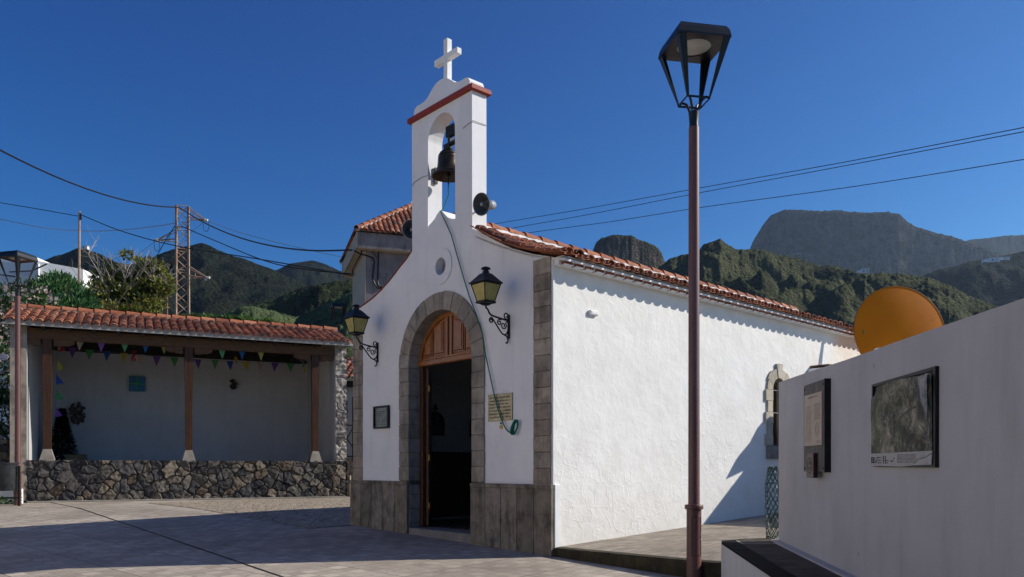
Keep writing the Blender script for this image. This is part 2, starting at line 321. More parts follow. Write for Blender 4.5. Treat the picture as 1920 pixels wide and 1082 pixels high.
M = dict(
 flank=m_plaster_side(), front=m_plaster_front(),
 wall=m_plaster_dirty('garden_wall_plaster', (.43, .43, .45), (.51, .51, .53), (.24, .23, .22), .28, .45),
 benchw=m_plaster_dirty('bench_plaster', (.58, .58, .58), (.68, .68, .68), (.35, .34, .33), .5),
 pav=m_plaster_dirty('pavilion_plaster', (.42, .42, .42), (.50, .50, .50), (.30, .29, .27), .3),
 house=m_plaster_dirty('house_plaster', (.17, .15, .148), (.29, .26, .25), (.07, .065, .065), .8, .8),
 cream=m_plaster_dirty('cream_plaster', (.48, .40, .30), (.58, .50, .39), (.25, .2, .15), .5),
 white=simple('white_paint', (.78, .78, .77), .7, var=.08, bump=.2), 
 quoin=m_stone('grey_ashlar', (.30, .252, .20), (.43, .365, .295), (.105, .095, .082), .7),
 arch=m_stone('arch_ashlar', (.255, .222, .182), (.37, .325, .275), (.12, .11, .095), .65),
 plinth=m_stone('plinth_slabs', (.18, .155, .125), (.29, .252, .205), (.05, .046, .04), .8),
 sandst=m_stone('cream_window_stone', (.42, .37, .29), (.56, .50, .41), (.25, .22, .18), .5),
 rubble=tinted('rubble_stone', .85, 9, .55, 1.3, .8, 28),
 tile=tinted('clay_tile', .8, 14, .62, 1.2, .35, 60),
 mortar=simple('roof_mortar', (.55, .52, .48), .9, var=.3, scale=9, bump=.4),
 redpaint=simple('red_trim_paint', (.28, .035, .025), .6, var=.35, scale=20, bump=.3),
 leaf_wood=m_wood('shaded_door_wood', (.07, .024, .009), (.15, .055, .018), (3, 3, .5), .4, .4),  # door wood with the shade of the doorway darkened into its colour
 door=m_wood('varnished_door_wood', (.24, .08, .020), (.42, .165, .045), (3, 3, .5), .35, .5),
 beam=m_wood('timber_beam', (.06, .032, .016), (.13, .07, .032), (.5, .5, 3), .65, .25),
 post=m_wood('timber_post', (.03, .012, .006), (.08, .034, .013), (3, 3, .3), .5, .3),
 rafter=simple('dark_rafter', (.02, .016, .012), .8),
 inner=simple('nave_plaster', (.34, .35, .36), .8, var=.1), wains=m_wood('dark_wainscot', (.02, .010, .006), (.04, .02, .012), (3, 3, .4), .5),
 nfloor=simple('nave_floor', (.10, .07, .06), .4, spec=.5), sill=m_stone('speckled_step', (.17, .16, .15), (.30, .28, .26), (.10, .095, .09), .5),
 black=simple('black_iron', (.008, .009, .011), .45, .0, var=.3, spec=.3), lblack=simple('lamp_black_metal', (.009, .012, .016), .4, .0, var=.3, spec=.35, bump=.1),
 glass=simple('yellow_lantern_glass', (.40, .34, .11), .25, var=.2, scale=9, spec=.5),
 diff=simple('frosted_diffuser', (.42, .43, .40), .4, var=.2), 
 bronze=simple('bell_bronze', (.055, .045, .035), .42, .6, var=.4, scale=14, bump=.25), iron=simple('bell_iron', (.022, .02, .02), .55, .3, var=.4),
 horn=simple('horn_grey', (.085, .095, .105), .45, var=.2), hornl=simple('horn_rim', (.30, .32, .34), .4), 
 rope=simple('green_rope', (.008, .16, .12), .8, bump=.3, bscale=200), brass=simple('brass_plate', (.36, .31, .21), .38, .5, var=.35, scale=10, spec=.5),
 ink=simple('engraved_ink', (.055, .045, .035), .8), gplate=simple('grey_plate', (.22, .22, .21), .3, .3, var=.35, scale=14),
 yel=simple('yellow_tag', (.55, .35, .10), .6), 
 plaza=m_plaza(), flags=m_flags('stone_flags', (.33, .27, .20), (.46, .38, .29), (.10, .08, .06), 3.4, (1.9, .9)), terr=m_terrace(),
 moss=m_stone('mossy_kerb', (.035, .028, .018), (.085, .07, .035), (.015, .014, .012), .8),
 kerb=simple('cement_kerb', (.26, .235, .20), .9, var=.35, scale=4, bump=.5),
 earth=m_flags('dry_ground', (.16, .14, .09), (.22, .2, .13), (.08, .08, .04), .7),
 orange=None, rust=None, pole=None, leaf=m_leaf('foliage'), bark=simple('bark', (.42, .37, .31), .9, var=.5, scale=9, bump=.6),
 dbark=simple('dark_bark', (.06, .045, .03), .9, var=.4, bump=.6),
 cable=simple('black_cable', (.012, .012, .014), .5), wire=simple('grey_wire', (.10, .10, .10), .5), grille=simple('dark_grille', (.03, .025, .02), .5), shutter=m_wood('dark_red_shutter', (.035, .010, .006), (.07, .02, .012)),
 zinc=simple('zinc', (.42, .42, .42), .4, .6),
 ceramic=simple('insulator', (.62, .60, .55), .2, spec=.6), greenwire=simple('green_plastic_wire', (.006, .055, .04), .4, spec=.5),
 btile=simple('black_bench_tile', (.012, .011, .012), .85, var=.5, scale=5, bump=.25, spec=.08), dtile=simple('brown_bench_tile', (.10, .078, .068), .85, var=.5, scale=4, bump=.3, spec=.1),
 ltile=simple('ribbed_bench_tile', (.42, .37, .30), .7, var=.2), 
 paper=simple('printed_sheet', (.50, .42, .335), .6, var=.1), wsheet=simple('white_sheet', (.40, .40, .40), .5, var=.15, scale=20), gwood=m_wood('weathered_board', (.09, .085, .08), (.24, .23, .22), (7, 7, .5), .8, .2),
 brownbox=simple('brown_box', (.16, .11, .09), .5), boxside=simple('dark_red_side', (.035, .014, .012), .5),
 window=simple('window_glass_dark', (.015, .017, .02), .1, spec=.6), wframe=m_wood('window_wood', (.09, .035, .015), (.15, .07, .03)),
)
def m_pole():
    t = NT('pole_paint'); n = t.noise(3, 6, .65, t.co((3, 3, .5)))
    c = t.mix(t.ramp(n, [(.35, 0), (.7, 1)]), (.105, .042, .038), (.165, .072, .062)); sp = t.ramp(t.noise(70, 2), [(.66, 0), (.72, .8)])
    return t.done(t.mix(sp, c, (.30, .17, .15)), .42, t.bump(t.noise(30, 3), .1, .003), 0, .5)
def m_dish():
    t = NT('orange_dish_paint'); c = t.mix(t.ramp(t.noise(1.2, 5), [(.3, 0), (.7, 1)]), (.58, .165, .003), (.70, .215, .004))
    return t.done(t.mix(t.ramp(t.noise(7, 6, .7), [(.62, 0), (.72, .6)]), c, (.30, .09, .01)), .6, None, 0, .12)
def m_rust():
    t = NT('rusty_galvanised'); c = t.mix(t.ramp(t.noise(3, 6, .7), [(.45, 0), (.66, 1)]), (.40, .30, .22), (.33, .15, .075))
    return t.done(c, .8, None, 0, .2)
def m_poster():
    t = NT('faded_hillside_print'); n = t.noise(6, 9, .78, dist=.5); n2 = t.noise(1.8, 4, dist=.5); n3 = t.noise(22, 5, .7, t.co((1, 1, .6)))
    c = t.ramp(n, [(.3, (.015, .016, .013)), (.46, (.07, .072, .052)), (.55, (.23, .215, .16)), (.66, (.46, .43, .35))])
    c = t.mix(t.ramp(n2, [(.45, 0), (.65, .6)]), c, (.10, .14, .07)); c = t.mix(.5, c, t.ramp(n3, [(.3, .15), (.7, .85)]), 'OVERLAY')
    cr = t.ramp(t.voro(5, 'DISTANCE_TO_EDGE', t.mix(.3, t.tc.outputs['Object'], t.noise(3, 3, col=True), 'LINEAR_LIGHT')), [(0, .5), (.012, 0)])
    return t.done(t.mix(cr, c, (.22, .22, .2)), .6, t.bump(t.noise(5, 4, .6), .5, .01), 0, .18)
M['pole'] = m_pole(); M['orange'] = m_dish(); M['rust'] = m_rust(); M['poster'] = m_poster()

# ------------------------------------------------------------------ tiled roofs and rubble walls
TILES = [(.38, .135, .068), (.32, .108, .055), (.26, .090, .050), (.42, .17, .095), (.21, .08, .05), (.34, .155, .10), (.14, .062, .042)]
def tile_field(mb, O, A, B, width, prof, ulen, sp=.21, tl=.30, rad=.078, red=1.0, seg=7):
    """O eave start, A unit along the eave, B unit horizontal up-slope; prof(h) height over plan distance h; ulen(c) plan run of a column"""
    A, B, O = Vector(A), Vector(B), Vector(O); Z = Vector((0, 0, 1))
    def pt(c, h, lift, dx): return O + A * (c + dx) + B * h + Z * (prof(h) + lift)
    n = max(1, int(width / sp)); off = (width - n * sp) / 2 + sp / 2
    for i in range(n + 1):
        for kind in (0, 1):
            c = off + i * sp - (0 if kind else sp / 2)
            if (kind and i == n) or c < -.01 or c > width + .01: continue
            L = ulen(c); h = 0.0; r_ = 0
            while h < L - .04:
                h1 = min(h + tl * random.uniform(.96, 1.02), L); k = random.choice(TILES); q = random.uniform(.8, 1.15)
                col = (k[0] * q * red, k[1] * q * red * (.9 if red < 1 else 1), k[2] * q * red); jx = random.uniform(-.007, .007); jl = random.uniform(-.004, .006)
                vs = []
                for (hh, up, rr) in ((h - .03 if r_ else h - .02, .022, rad * 1.06), (h1, .0, rad * .92)):
                    for th in (0, .016):
                        for g in range(seg + 1):
                            a = math.pi * g / seg
                            if kind: dx, dz = math.cos(a) * (rr - th), math.sin(a) * (rr - th) * .74 + .018 + up
                            else: dx, dz = math.cos(a) * (rr * .98 - th), -math.sin(a) * (rr - th) * .38 + .028 + up * .6
                            vs.append(pt(c, hh, dz + jl, dx + jx))
                s1 = seg + 1; fs = []
                for g in range(seg):
                    fs.append((g, g + 1, 2 * s1 + g + 1, 2 * s1 + g)); fs.append((s1 + g, 3 * s1 + g, 3 * s1 + g + 1, s1 + g + 1))
                    fs.append((g, s1 + g, s1 + g + 1, g + 1))
                fs += [(0, 2 * s1, 3 * s1, s1), (seg, s1 + seg, 3 * s1 + seg, 2 * s1 + seg)]
                mb.add(vs, fs, 0, col); h = h1; r_ += 1
def ridge_caps(mb, a, b, r=.10, ln=.38, mi_m=1, mort=.05):
    a, b = Vector(a), Vector(b); n = max(1, round((b - a).length / ln)); D = (b - a) / n; T = D.normalized()
    X = T.cross(Vector((0, 0, 1))).normalized(); U = X.cross(T); seg = 8
    for i in range(n):
        k = random.choice(TILES[:4]); q = random.uniform(.8, 1.1); col = tuple(x * q for x in k); vs = []
        for (f, rr) in ((-.05, r * 1.08), (1.0, r * .9)):
            c = a + D * (i + f) if i or f > 0 else a
            for th in (0, .016):
                for g in range(seg + 1):
                    an = math.pi * (g / seg); vs.append(c + X * math.cos(an) * (rr - th) + U * (math.sin(an) * (rr - th) + (.012 if f < 0 else 0)))
        s1 = seg + 1; fs = []
        for g in range(seg): fs += [(g, g + 1, 2 * s1 + g + 1, 2 * s1 + g), (s1 + g, 3 * s1 + g, 3 * s1 + g + 1, s1 + g + 1), (g, s1 + g, s1 + g + 1, g + 1), (2 * s1 + g, 2 * s1 + g + 1, 3 * s1 + g + 1, 3 * s1 + g)]
        fs += [(0, 2 * s1, 3 * s1, s1), (seg, s1 + seg, 3 * s1 + seg, 2 * s1 + seg)]
        mb.add(vs, fs, 0, col)
    if mort: mb.box((a + b) / 2 - U * mort * .8, (b - a) / 2, X * (r * .98), U * mort, mi_m)
def rubble(mb, fn, Wd, Hh, res=.024, cell=.24, seed=1, relief=.06, pal=None, joint=.03, mortc=(.05, .042, .032)):
    rg = np.random.RandomState(seed); pal = pal or [(.095, .085, .075), (.13, .115, .098), (.06, .058, .058), (.155, .13, .10), (.045, .045, .048), (.12, .092, .068), (.08, .072, .07), (.05, .048, .05)]
    nx, ny = max(2, int(Wd / res)), max(2, int(Hh / res)); u = np.linspace(0, Wd, nx + 1); v = np.linspace(0, Hh, ny + 1)
    pts = []; k = 0
    while len(pts) < Wd * Hh / (cell * cell * .72) + 4 and k < 6000:
        p = (rg.uniform(-.1, Wd + .1), rg.uniform(-.1, Hh + .1)); k += 1; md = cell * rg.uniform(.42, 1.1)
        if all((p[0] - q[0]) ** 2 + ((p[1] - q[1]) * 1.15) ** 2 > md * md for q in pts): pts.append(p)
    pts = np.array(pts); rh = rg.uniform(.35, 1, len(pts)); cols = np.array([pal[i] for i in rg.randint(0, len(pal), len(pts))]) * rg.uniform(.75, 1.25, (len(pts), 1))
    tilt = rg.uniform(-.34, .34, (len(pts), 2)); th_ = rg.uniform(0, 3.14, len(pts)); ca, sa = np.cos(th_), np.sin(th_); st = rg.uniform(1.0, 1.28, len(pts)); wt = rg.uniform(.75, 1.3, len(pts)); U, V = np.meshgrid(u, v); vs = []; cc = []
    for j in range(ny + 1):
        for i in range(nx + 1):
            x, y = U[j, i], V[j, i]; w = noise.noise_vector(Vector((x * 5, y * 5, seed))) * .055
            dx_ = pts[:, 0] - x - w.x; dy_ = pts[:, 1] - y - w.y
            d = ((dx_ * ca + dy_ * sa) / st) ** 2 + ((dy_ * ca - dx_ * sa) * st) ** 2; d = d * (.75 + .25 * (np.abs(dx_) + np.abs(dy_)) ** 2 / (dx_ ** 2 + dy_ ** 2 + 1e-9)) * wt; o = np.argpartition(d, 1)[:2]
            if d[o[0]] > d[o[1]]: o = o[::-1]
            e = math.sqrt(d[o[1]]) - math.sqrt(d[o[0]]); q = min(1, max(0, (e - joint * .3) / .022)); q = q * q * (3 - 2 * q)
            nn = noise.fractal(Vector((x * 9, y * 9, seed * 3.1)), 1, 2, 4) * .022 + noise.noise(Vector((x * 3 + rh[o[0]] * 9, y * 14, seed))) * .010
            hgt = q * relief * (.62 + .38 * rh[o[0]] + tilt[o[0], 0] * (x - pts[o[0], 0]) / cell * 3 + tilt[o[0], 1] * (y - pts[o[0], 1]) / cell * 3) + nn * q
            vs.append(fn(x, y, hgt)); m = min(1, max(0, (e - joint * .3) / .02)); cc.append(tuple(mortc[a] * (1 - m) + cols[o[0]][a] * m for a in range(3)))
    fs = [(j * (nx + 1) + i, j * (nx + 1) + i + 1, (j + 1) * (nx + 1) + i + 1, (j + 1) * (nx + 1) + i) for j in range(ny) for i in range(nx)]
    mb.add(vs, fs, 0, cc)
# ------------------------------------------------------------------ ground
def interp(xs, ys, x):
    if x <= xs[0]: return ys[0] + (ys[1] - ys[0]) / (xs[1] - xs[0]) * (x - xs[0])
    for i in range(len(xs) - 1):
        if x <= xs[i + 1]: return ys[i] + (ys[i + 1] - ys[i]) * (x - xs[i]) / (xs[i + 1] - xs[i])
    return ys[-1] + (ys[-1] - ys[-2]) / (xs[-1] - xs[-2]) * (x - xs[-1])
mb = MB(); ys = [-6500, -30, -10, 0, 5, 10, 14, 17, 17.9, 18.6, 21, 30, 60, 300, 6500]
zz = lambda y: gz(y) if y < 17 else min(.666, gz(y))
vs = [(x, y, zz(y) - .03 - (0 if abs(x) < 60 and y < 60 else .2)) for y in ys for x in (-6500, -60, 60, 6500)]
mb.add(vs, [(j * 4 + i, j * 4 + i + 1, j * 4 + i + 5, j * 4 + i + 4) for j in range(len(ys) - 1) for i in range(3)])
tag(mb.build('ground', M['earth']), kind='structure')
mb = MB(); ys = [-8, 0, 6, 10, 14, 17, 17.6, 18.3, 20.2, 23.5]
vs = [(x, y, min(zz(y), .666)) for y in ys for x in (-18, 9)]
mb.add(vs, [(j * 2, j * 2 + 1, j * 2 + 3, j * 2 + 2) for j in range(len(ys) - 1)])
tag(mb.build('plaza_paving', M['plaza']), kind='structure')
# stone flags beside the chapel: right of the line n = -.93
mb = MB(); nn_ = 14; rows = []
for i in range(nn_ + 1):
    t_ = 5.07 + i * .62
    for n_ in (-.93, 0.2, 2, 4, 8, 16):
        p = F(t_, 0, n_); y_ = p.y; rows.append((p.x, y_, min(zz(y_), .666) + .008))
mb.add(rows, [(i * 6 + j, i * 6 + j + 1, (i + 1) * 6 + j + 1, (i + 1) * 6 + j) for i in range(nn_) for j in range(5)])
tag(mb.build('stone_flag_paving', M['flags']), kind='structure')
# drainage joint in the plaza
mb = MB(); a = Vector((-11.95, 20.7, 0)); b = Vector((-1.6, 7.85, 0)); sd2 = (b - a).normalized().cross(Vector((0, 0, 1))) * .016; vs = []
for i in range(41):
    p = a.lerp(b, i / 40)
    for s_ in (-1, 1): vs.append((p.x + sd2.x * s_, p.y + sd2.y * s_, min(zz(p.y), .666) + .005))
mb.add(vs, [(2 * i, 2 * i + 1, 2 * i + 3, 2 * i + 2) for i in range(40)])
tag(mb.build('paving_joint', simple('joint_dark', (.02, .018, .016), .9)), kind='structure')
# raised terrace along the flank
TZ = lambda a, s: .514 + .0104 * a + .0429 * s
mb = MB(); g = [(a_, s_) for s_ in (0, 3, 6, 12) for a_ in (-.2, 3, 7)]
vs = [P0 + NS * a_ + SD * s_ + Vector((0, 0, TZ(a_, s_))) for a_, s_ in g]
mb.add(vs, [(j * 3 + i, j * 3 + i + 1, j * 3 + i + 4, j * 3 + i + 3) for j in range(3) for i in range(2)])
vs = [P0 + NS * a_ + SD * .0 + Vector((0, 0, z_)) for a_ in (-.2, 7) for z_ in (TZ(a_, 0) - .004, -.3)]
tag(mb.build('terrace_paving', M['terr']), kind='structure')
mb = MB(); A0 = .02
n_ = 60; vs = []
for i in range(n_ + 1):
    a_ = A0 + i * 6.5 / n_; j1 = noise.noise(Vector((a_ * 5, 0, 0))) * .008; j2 = noise.noise(Vector((a_ * 3, 3, 0))) * .012
    for (s_, z_) in ((.10, TZ(a_, .1) + .005), (.015 + j1, TZ(a_, 0) + .004), (-.012 + j1, TZ(a_, 0) - .018), (-.008 + j2, .35), (.0, -.2)): vs.append(P0 + NS * a_ + SD * s_ + Vector((0, 0, z_)))
mb.add(vs, [(i * 5 + j, i * 5 + j + 1, (i + 1) * 5 + j + 1, (i + 1) * 5 + j) for i in range(n_) for j in range(4)])
tag(mb.build('terrace_kerb', M['moss'], smooth=True), kind='structure')

# ------------------------------------------------------------------ the chapel
ch = thing('chapel', F(2.5, .5), 'small white chapel with stone door arch, open bell gable and clay tile roof', 'chapel')
AC, RI, RO, ZS = 2.54, .832, 1.115, 3.235
def arc(cx, cz, r, a0, a1, n): return [(cx + r * math.cos(R(a0 + (a1 - a0) * i / n)), cz + r * math.sin(R(a0 + (a1 - a0) * i / n))) for i in range(n + 1)]
GT = [-.26, 0, .39, .83, 1.24, 1.63, 2.585]; GZ_ = [4.39, 4.43, 4.54, 4.71, 4.925, 5.145, 5.53]
out = [(.015, .1), (.015, 4.415), (.39, 4.525), (.83, 4.695), (1.24, 4.91), (1.63, 5.13), (1.725, 5.175), (1.73, 7.26), (3.31, 7.26), (3.30, 5.155), (3.45, 5.05), (3.64, 4.955), (3.94, 4.79), (4.22, 4.66), (4.5, 4.56), (4.93, 4.46), (5.155, 4.43), (5.155, .1)]
door = [(AC - .97, .15)] + arc(AC, ZS, .97, 180, 0, 24)[::1] + [(AC + .97, .15)]
bell = [(2.14, 5.42), (2.15, 6.83)] + [(2.5 + .355 * math.cos(R(180 - 180 * i / 16)), 6.80 + .36 * math.sin(R(180 - 180 * i / 16))) for i in range(1, 16)] + [(2.855, 6.83), (2.86, 5.44), (2.84, 5.47), (2.76, 5.50), (2.67, 5.545), (2.61, 5.60), (2.54, 5.64), (2.48, 5.62), (2.43, 5.57), (2.34, 5.49), (2.28, 5.455), (2.2, 5.43)]
disc = arc(2.5, 4.75, .135, 0, 352, 26)
mb = MB(); mb.prism([out, door, bell, disc], F, 0, .28)
mb.build('front_wall', M['front'], ch)
SX = 5.74
win = [(SX - .23, 1.98)] + arc(SX, 2.98, .23, 180, 0, 14) + [(SX + .23, 1.98)]
mb = MB(); mb.prism([[(.004, .15), (.004, 4.37), (11, 4.28), (11, .15)], win], S, 0, -.3); mb.build('side_wall', M['flank'], ch)
mb = MB(); mb.box(F(5.02, 2.2, 5.65), FD * .145, SD * 5.35, (0, 0, 2.2)); mb.box(F(2.6, 2.3, 10.9), FD * 2.4, SD * .14, (0, 0, 2.3)); mb.build('rear_wall', M['flank'], ch)
mb = MB(); mb.box(F(4.865, 2.6, 5.6), FD * .006, SD * 5.2, (0, 0, 2.1)); mb.build('nave_lining', M['inner'], ch)
mb = MB(); mb.box(F(4.84, 1.24, 5.6), FD * .015, SD * 5.2, (0, 0, .62)); mb.box(F(4.83, 1.87, 5.6), FD * .025, SD * 5.2, (0, 0, .015)); mb.build('wainscot', M['wains'], ch)
mb = MB(); mb.box(F(2.55, .55, 5.6), FD * 2.3, SD * 5.3, (0, 0, .03)); mb.build('floor', M['nfloor'], ch)
mb = MB(); mb.box(F(AC, .38, .2), FD * (RI - .004), SD * .225, (0, 0, .21), bev=.012); mb.build('doorstep', M['sill'], ch)
# bell gable trims
mb = MB(); mb.box(F(2.52, 7.295, .14), FD * .85, SD * .20, (0, 0, .04), bev=.01); mb.build('red_cornice', M['redpaint'], ch)
hp = [(.73, 7.33), (.735, 7.42), (.70, 7.475), (.64, 7.50), (.56, 7.495), (.45, 7.50), (.36, 7.53), (.28, 7.59), (.19, 7.65), (.10, 7.69), (0, 7.70)]
crest = [(2.52 - x, z) for x, z in hp] + [(2.52 + x, z) for x, z in hp[-2::-1]]
mb = MB(); mb.prism([crest], F, .0, .28); mb.build('gable_crest', M['front'], ch)
mb = MB(); mb.box(F(2.52, 8.02, .14), FD * .048, SD * .05, (0, 0, .36), bev=.008); mb.box(F(2.52, 8.09, .14), FD * .30, SD * .047, (0, 0, .05), bev=.008)
mb.build('cross', M['white'], ch)
mb = MB(); mb.prism([arc(2.5, 4.75, .285, 0, 354, 40), arc(2.5, 4.75, .137, 0, 352, 26)], F, -.02, .01)
ring = mb.build('oculus_ring', M['front'], ch)
mb = MB(); mb.prism([arc(2.5, 4.75, .15, 0, 352, 20)], F, .12, .13); mb.build('oculus_pane', simple('grey_pane', (.20, .20, .21), .4), ch)
# ashlar
def tintv(a=.85, b=1.12):
    q = random.uniform(a, b); w = random.uniform(-.03, .03); return (q * (1 + w), q, q * (1 - w))
mb = MB(); J = .005
nv = 13
for i in range(nv):
    a0, a1 = 180 - 180 * i / nv, 180 - 180 * (i + 1) / nv
    ro = RO + random.uniform(-.008, .008); g_ = math.degrees(J / 1.0)
    poly = arc(AC, ZS, ro, a0 - g_, a1 + g_, 4) + arc(AC, ZS, RI, a1 + g_, a0 - g_, 4)
    mb.prism([poly], F, -.028 + random.uniform(-.003, .003), .2, col=tintv(.85, 1.15))
for s_ in (-1, 1):
    z = .2; k = 0
    while z < ZS - .05:
        h = .234; z1 = min(z + h, ZS) if ZS - z - h > .06 else ZS
        lo, hi = z + J, z1 - J; wide = RO + random.uniform(-.006, .006)
        front = -.026 + random.uniform(-.003, .003) if z > 1.33 else .0
        if lo < 1.36 and hi > 1.36:
            lo = 1.36; front = -.026
            mb.prism([[(AC + s_ * RI, z + J), (AC + s_ * wide, z + J), (AC + s_ * wide, 1.30), (AC + s_ * RI, 1.30)]], F, 0, .2, col=tintv())
        mb.prism([[(AC + s_ * RI, lo), (AC + s_ * wide, lo), (AC + s_ * wide, hi), (AC + s_ * RI, hi)]], F, front, .2, col=tintv(.82, 1.15)); z = z1
mb.prism([[(AC - 1.10, .2)] + arc(AC, ZS, 1.10, 180, 0, 30) + [(AC + 1.10, .2), (AC + RI + .012, .2)] + arc(AC, ZS, RI + .012, 0, 180, 30) + [(AC - RI - .012, .2)]], F, -.012, .19, col=(.42, .41, .4))
mb.build('door_surround', M['arch'], ch)
for (t0, t1, ztop) in ((.03, .375, 4.43), (4.85, 5.165, 4.36)):
    mb = MB(); z = 1.36; h = (ztop - 1.36) / 14
    for i in range(14):
        j_ = random.uniform(-.004, .004)
        mb.box(F((t0 + t1) / 2 + j_, z + h / 2, .03), FD * ((t1 - t0) / 2), SD * (.046 + random.uniform(-.002, .002)), (0, 0, h / 2 - .004), 0, tintv(.8, 1.15), bev=.005); z += h
    mb.box(F((t0 + t1) / 2, (1.36 + ztop) / 2, .03), FD * ((t1 - t0) / 2 - .01), SD * .036, (0, 0, (ztop - 1.36) / 2 - .005), 0, (.4, .4, .4))
    mb.build('corner_quoins', M['quoin'], ch)
for (t0, t1) in ((-.025, AC - RI - .004), (AC + RI + .004, 5.20)):
    mb = MB(); w_ = (t1 - t0) / 5
    for i in range(5):
        mb.box(F(t0 + w_ * (i + .5), .65, -.02), FD * (w_ / 2 - .0045), SD * .038, (0, 0, .648), 0, tintv(.78, 1.15), bev=.004)
        mb.box(F(t0 + w_ * (i + .5), 1.328, -.022), FD * (w_ / 2 - .002), SD * .046, (0, 0, .029), 0, tintv(.9, 1.1), bev=.005)
    mb.box(F((t0 + t1) / 2, .65, -.016), FD * ((t1 - t0) / 2 - .006), SD * .028, (0, 0, .64), 0, (.35, .35, .35))
    mb.build('plinth', M['plinth'], ch)
mb = MB(); mb.box(S(.055, .70, .012), SD * .055, NS * .022, (0, 0, .66), bev=.008); mb.build('plinth_return', M['white'], ch)
# door joinery
dr = MB()
board = [(AC + .84, 3.30)] + [p for p in arc(AC, ZS, .842, 4, 176, 30) if p[1] > 3.3] + [(AC - .84, 3.30)]
dr.prism([board], F, .205, .25)
ringp = [p for p in arc(AC, ZS, .835, 5, 175, 30)] + [p for p in arc(AC, ZS, .765, 174, 6, 30)]
dr.prism([ringp], F, .175, .206)
dr.box(F(AC, 3.305, .20), FD * .832, SD * .052, (0, 0, .045), bev=.015); dr.box(F(AC, 3.365, .19), FD * .80, SD * .03, (0, 0, .018), bev=.008)
for s_ in (-1, 1):
    dr.box(F(AC + s_ * .055, 3.70, .19), FD * .03, SD * .022, (0, 0, .33), bev=.006)
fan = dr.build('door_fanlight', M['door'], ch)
pn = MB(); dk = MB()
for s_ in (-1, 1):
    for (x0, x1, za, zb) in ((.14, .37, 3.93, 3.86), (.46, .64, 3.80, 3.60)):
        def quad(e): return [(AC + s_ * (x0 - e), 3.44 - e), (AC + s_ * (x1 + e), 3.44 - e), (AC + s_ * (x1 + e), zb + e), (AC + s_ * (x0 - e), za + e)]
        pn.prism([quad(0)], F, .172, .206); pn.prism([quad(-.028)], F, .16, .173); pn.prism([quad(.028), quad(.012)], F, .185, .206); dk.prism([quad(.012)], F, .203, .2055)
dk.box(F(AC, 3.68, .2035), FD * .022, SD * .003, (0, 0, .30))
pn.build('fanlight_panels', M['door'], fan); dk.build('fanlight_grooves', simple('groove_dark', (.035, .012, .004), .7), fan)
for s_ in (-1, 1):
    fr = MB(); fr.box(F(AC + s_ * (RI - .035), 1.93, .235), FD * .035, SD * .032, (0, 0, 1.33), bev=.006); fr.build('door_jamb', M['leaf_wood'], ch)
brassh = simple('brass_hinge', (.30, .2, .06), .4, .6)
def leaf(t0, n0, t1, n1):
    L = MB(); a = F(t0, 0, n0); b = F(t1, 0, n1); D = (b - a); T = D.normalized(); Nn = T.cross(Vector((0, 0, 1))); c = (a + b) / 2
    L.box(c + Vector((0, 0, 1.93)), D / 2, Nn * .022, (0, 0, 1.31), bev=.005)
    for zc, hh in ((1.1, .38), (1.95, .36), (2.75, .34)): L.box(c + Vector((0, 0, zc)), D * .36, Nn * .031, (0, 0, hh), bev=.01)
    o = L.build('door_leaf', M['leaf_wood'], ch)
    for zc in (.95, 1.75, 2.9):
        H = MB(); H.tube([a + Vector((0, 0, zc - .05)) + Nn * .03, a + Vector((0, 0, zc + .05)) + Nn * .03], .014, 8); H.build('hinge', brassh, o)
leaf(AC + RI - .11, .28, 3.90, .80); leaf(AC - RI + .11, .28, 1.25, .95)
# roof
def gprof(h): return interp(GT, GZ_, h - .26) + .012
mb = MB()
RZ = [4.368, 4.418, 4.53, 4.70, 4.875, 5.06, 5.49]
def rprof(h): return interp(GT, RZ, h - .26) + .008
tile_field(mb, S(-.075, 0, .26), SD, FD, .42, gprof, lambda c: 1.86); tile_field(mb, S(.345, 0, .26), SD, FD, 10.71, rprof, lambda c: 2.82, sp=.21)
O2 = F(5.43, 0, .06); tile_field(mb, O2, SD, -FD, 10.9, lambda h: rprof(h) - .03, lambda c: 1.95 if c < .25 else 2.82)
dk_ = []
for s0, s1, tm in ((.30, 11.05, 99), (.0, .30, 1.70)):
    hs = [-.20, 0, .39, .83, 1.24, 1.63] + ([2.585] if tm > 2 else [])
    for a in range(len(hs) - 1):
        for sg in (0, 1):
            if sg and tm < 2: continue
            tt = lambda h: h if not sg else 5.17 - h
            p = [F(tt(hs[a]), interp(GT, RZ, hs[a]) - .045, s0), F(tt(hs[a + 1]), interp(GT, RZ, hs[a + 1]) - .045, s0), F(tt(hs[a + 1]), interp(GT, RZ, hs[a + 1]) - .045, s1), F(tt(hs[a]), interp(GT, RZ, hs[a]) - .045, s1)]
            q = [v + Vector((0, 0, .03)) for v in p]
            mb.add(p + q, [(0, 1, 2, 3), (4, 7, 6, 5), (0, 4, 5, 1), (1, 5, 6, 2), (2, 6, 7, 3), (3, 7, 4, 0)], 1)
ridge_caps(mb, F(2.585, 5.565, .30), F(2.585, 5.565, 11.05), .10, .38, 1, .065)
def settle(mb):
    mb.v = [(v[0], v[1], v[2] - .0065 * max(0, (v[0] - P0.x) * SD.x + (v[1] - P0.y) * SD.y)) for v in mb.v]
settle(mb)
roof = mb.build('roof', [M['tile'], M['white']], ch, smooth=True, sharp=50)
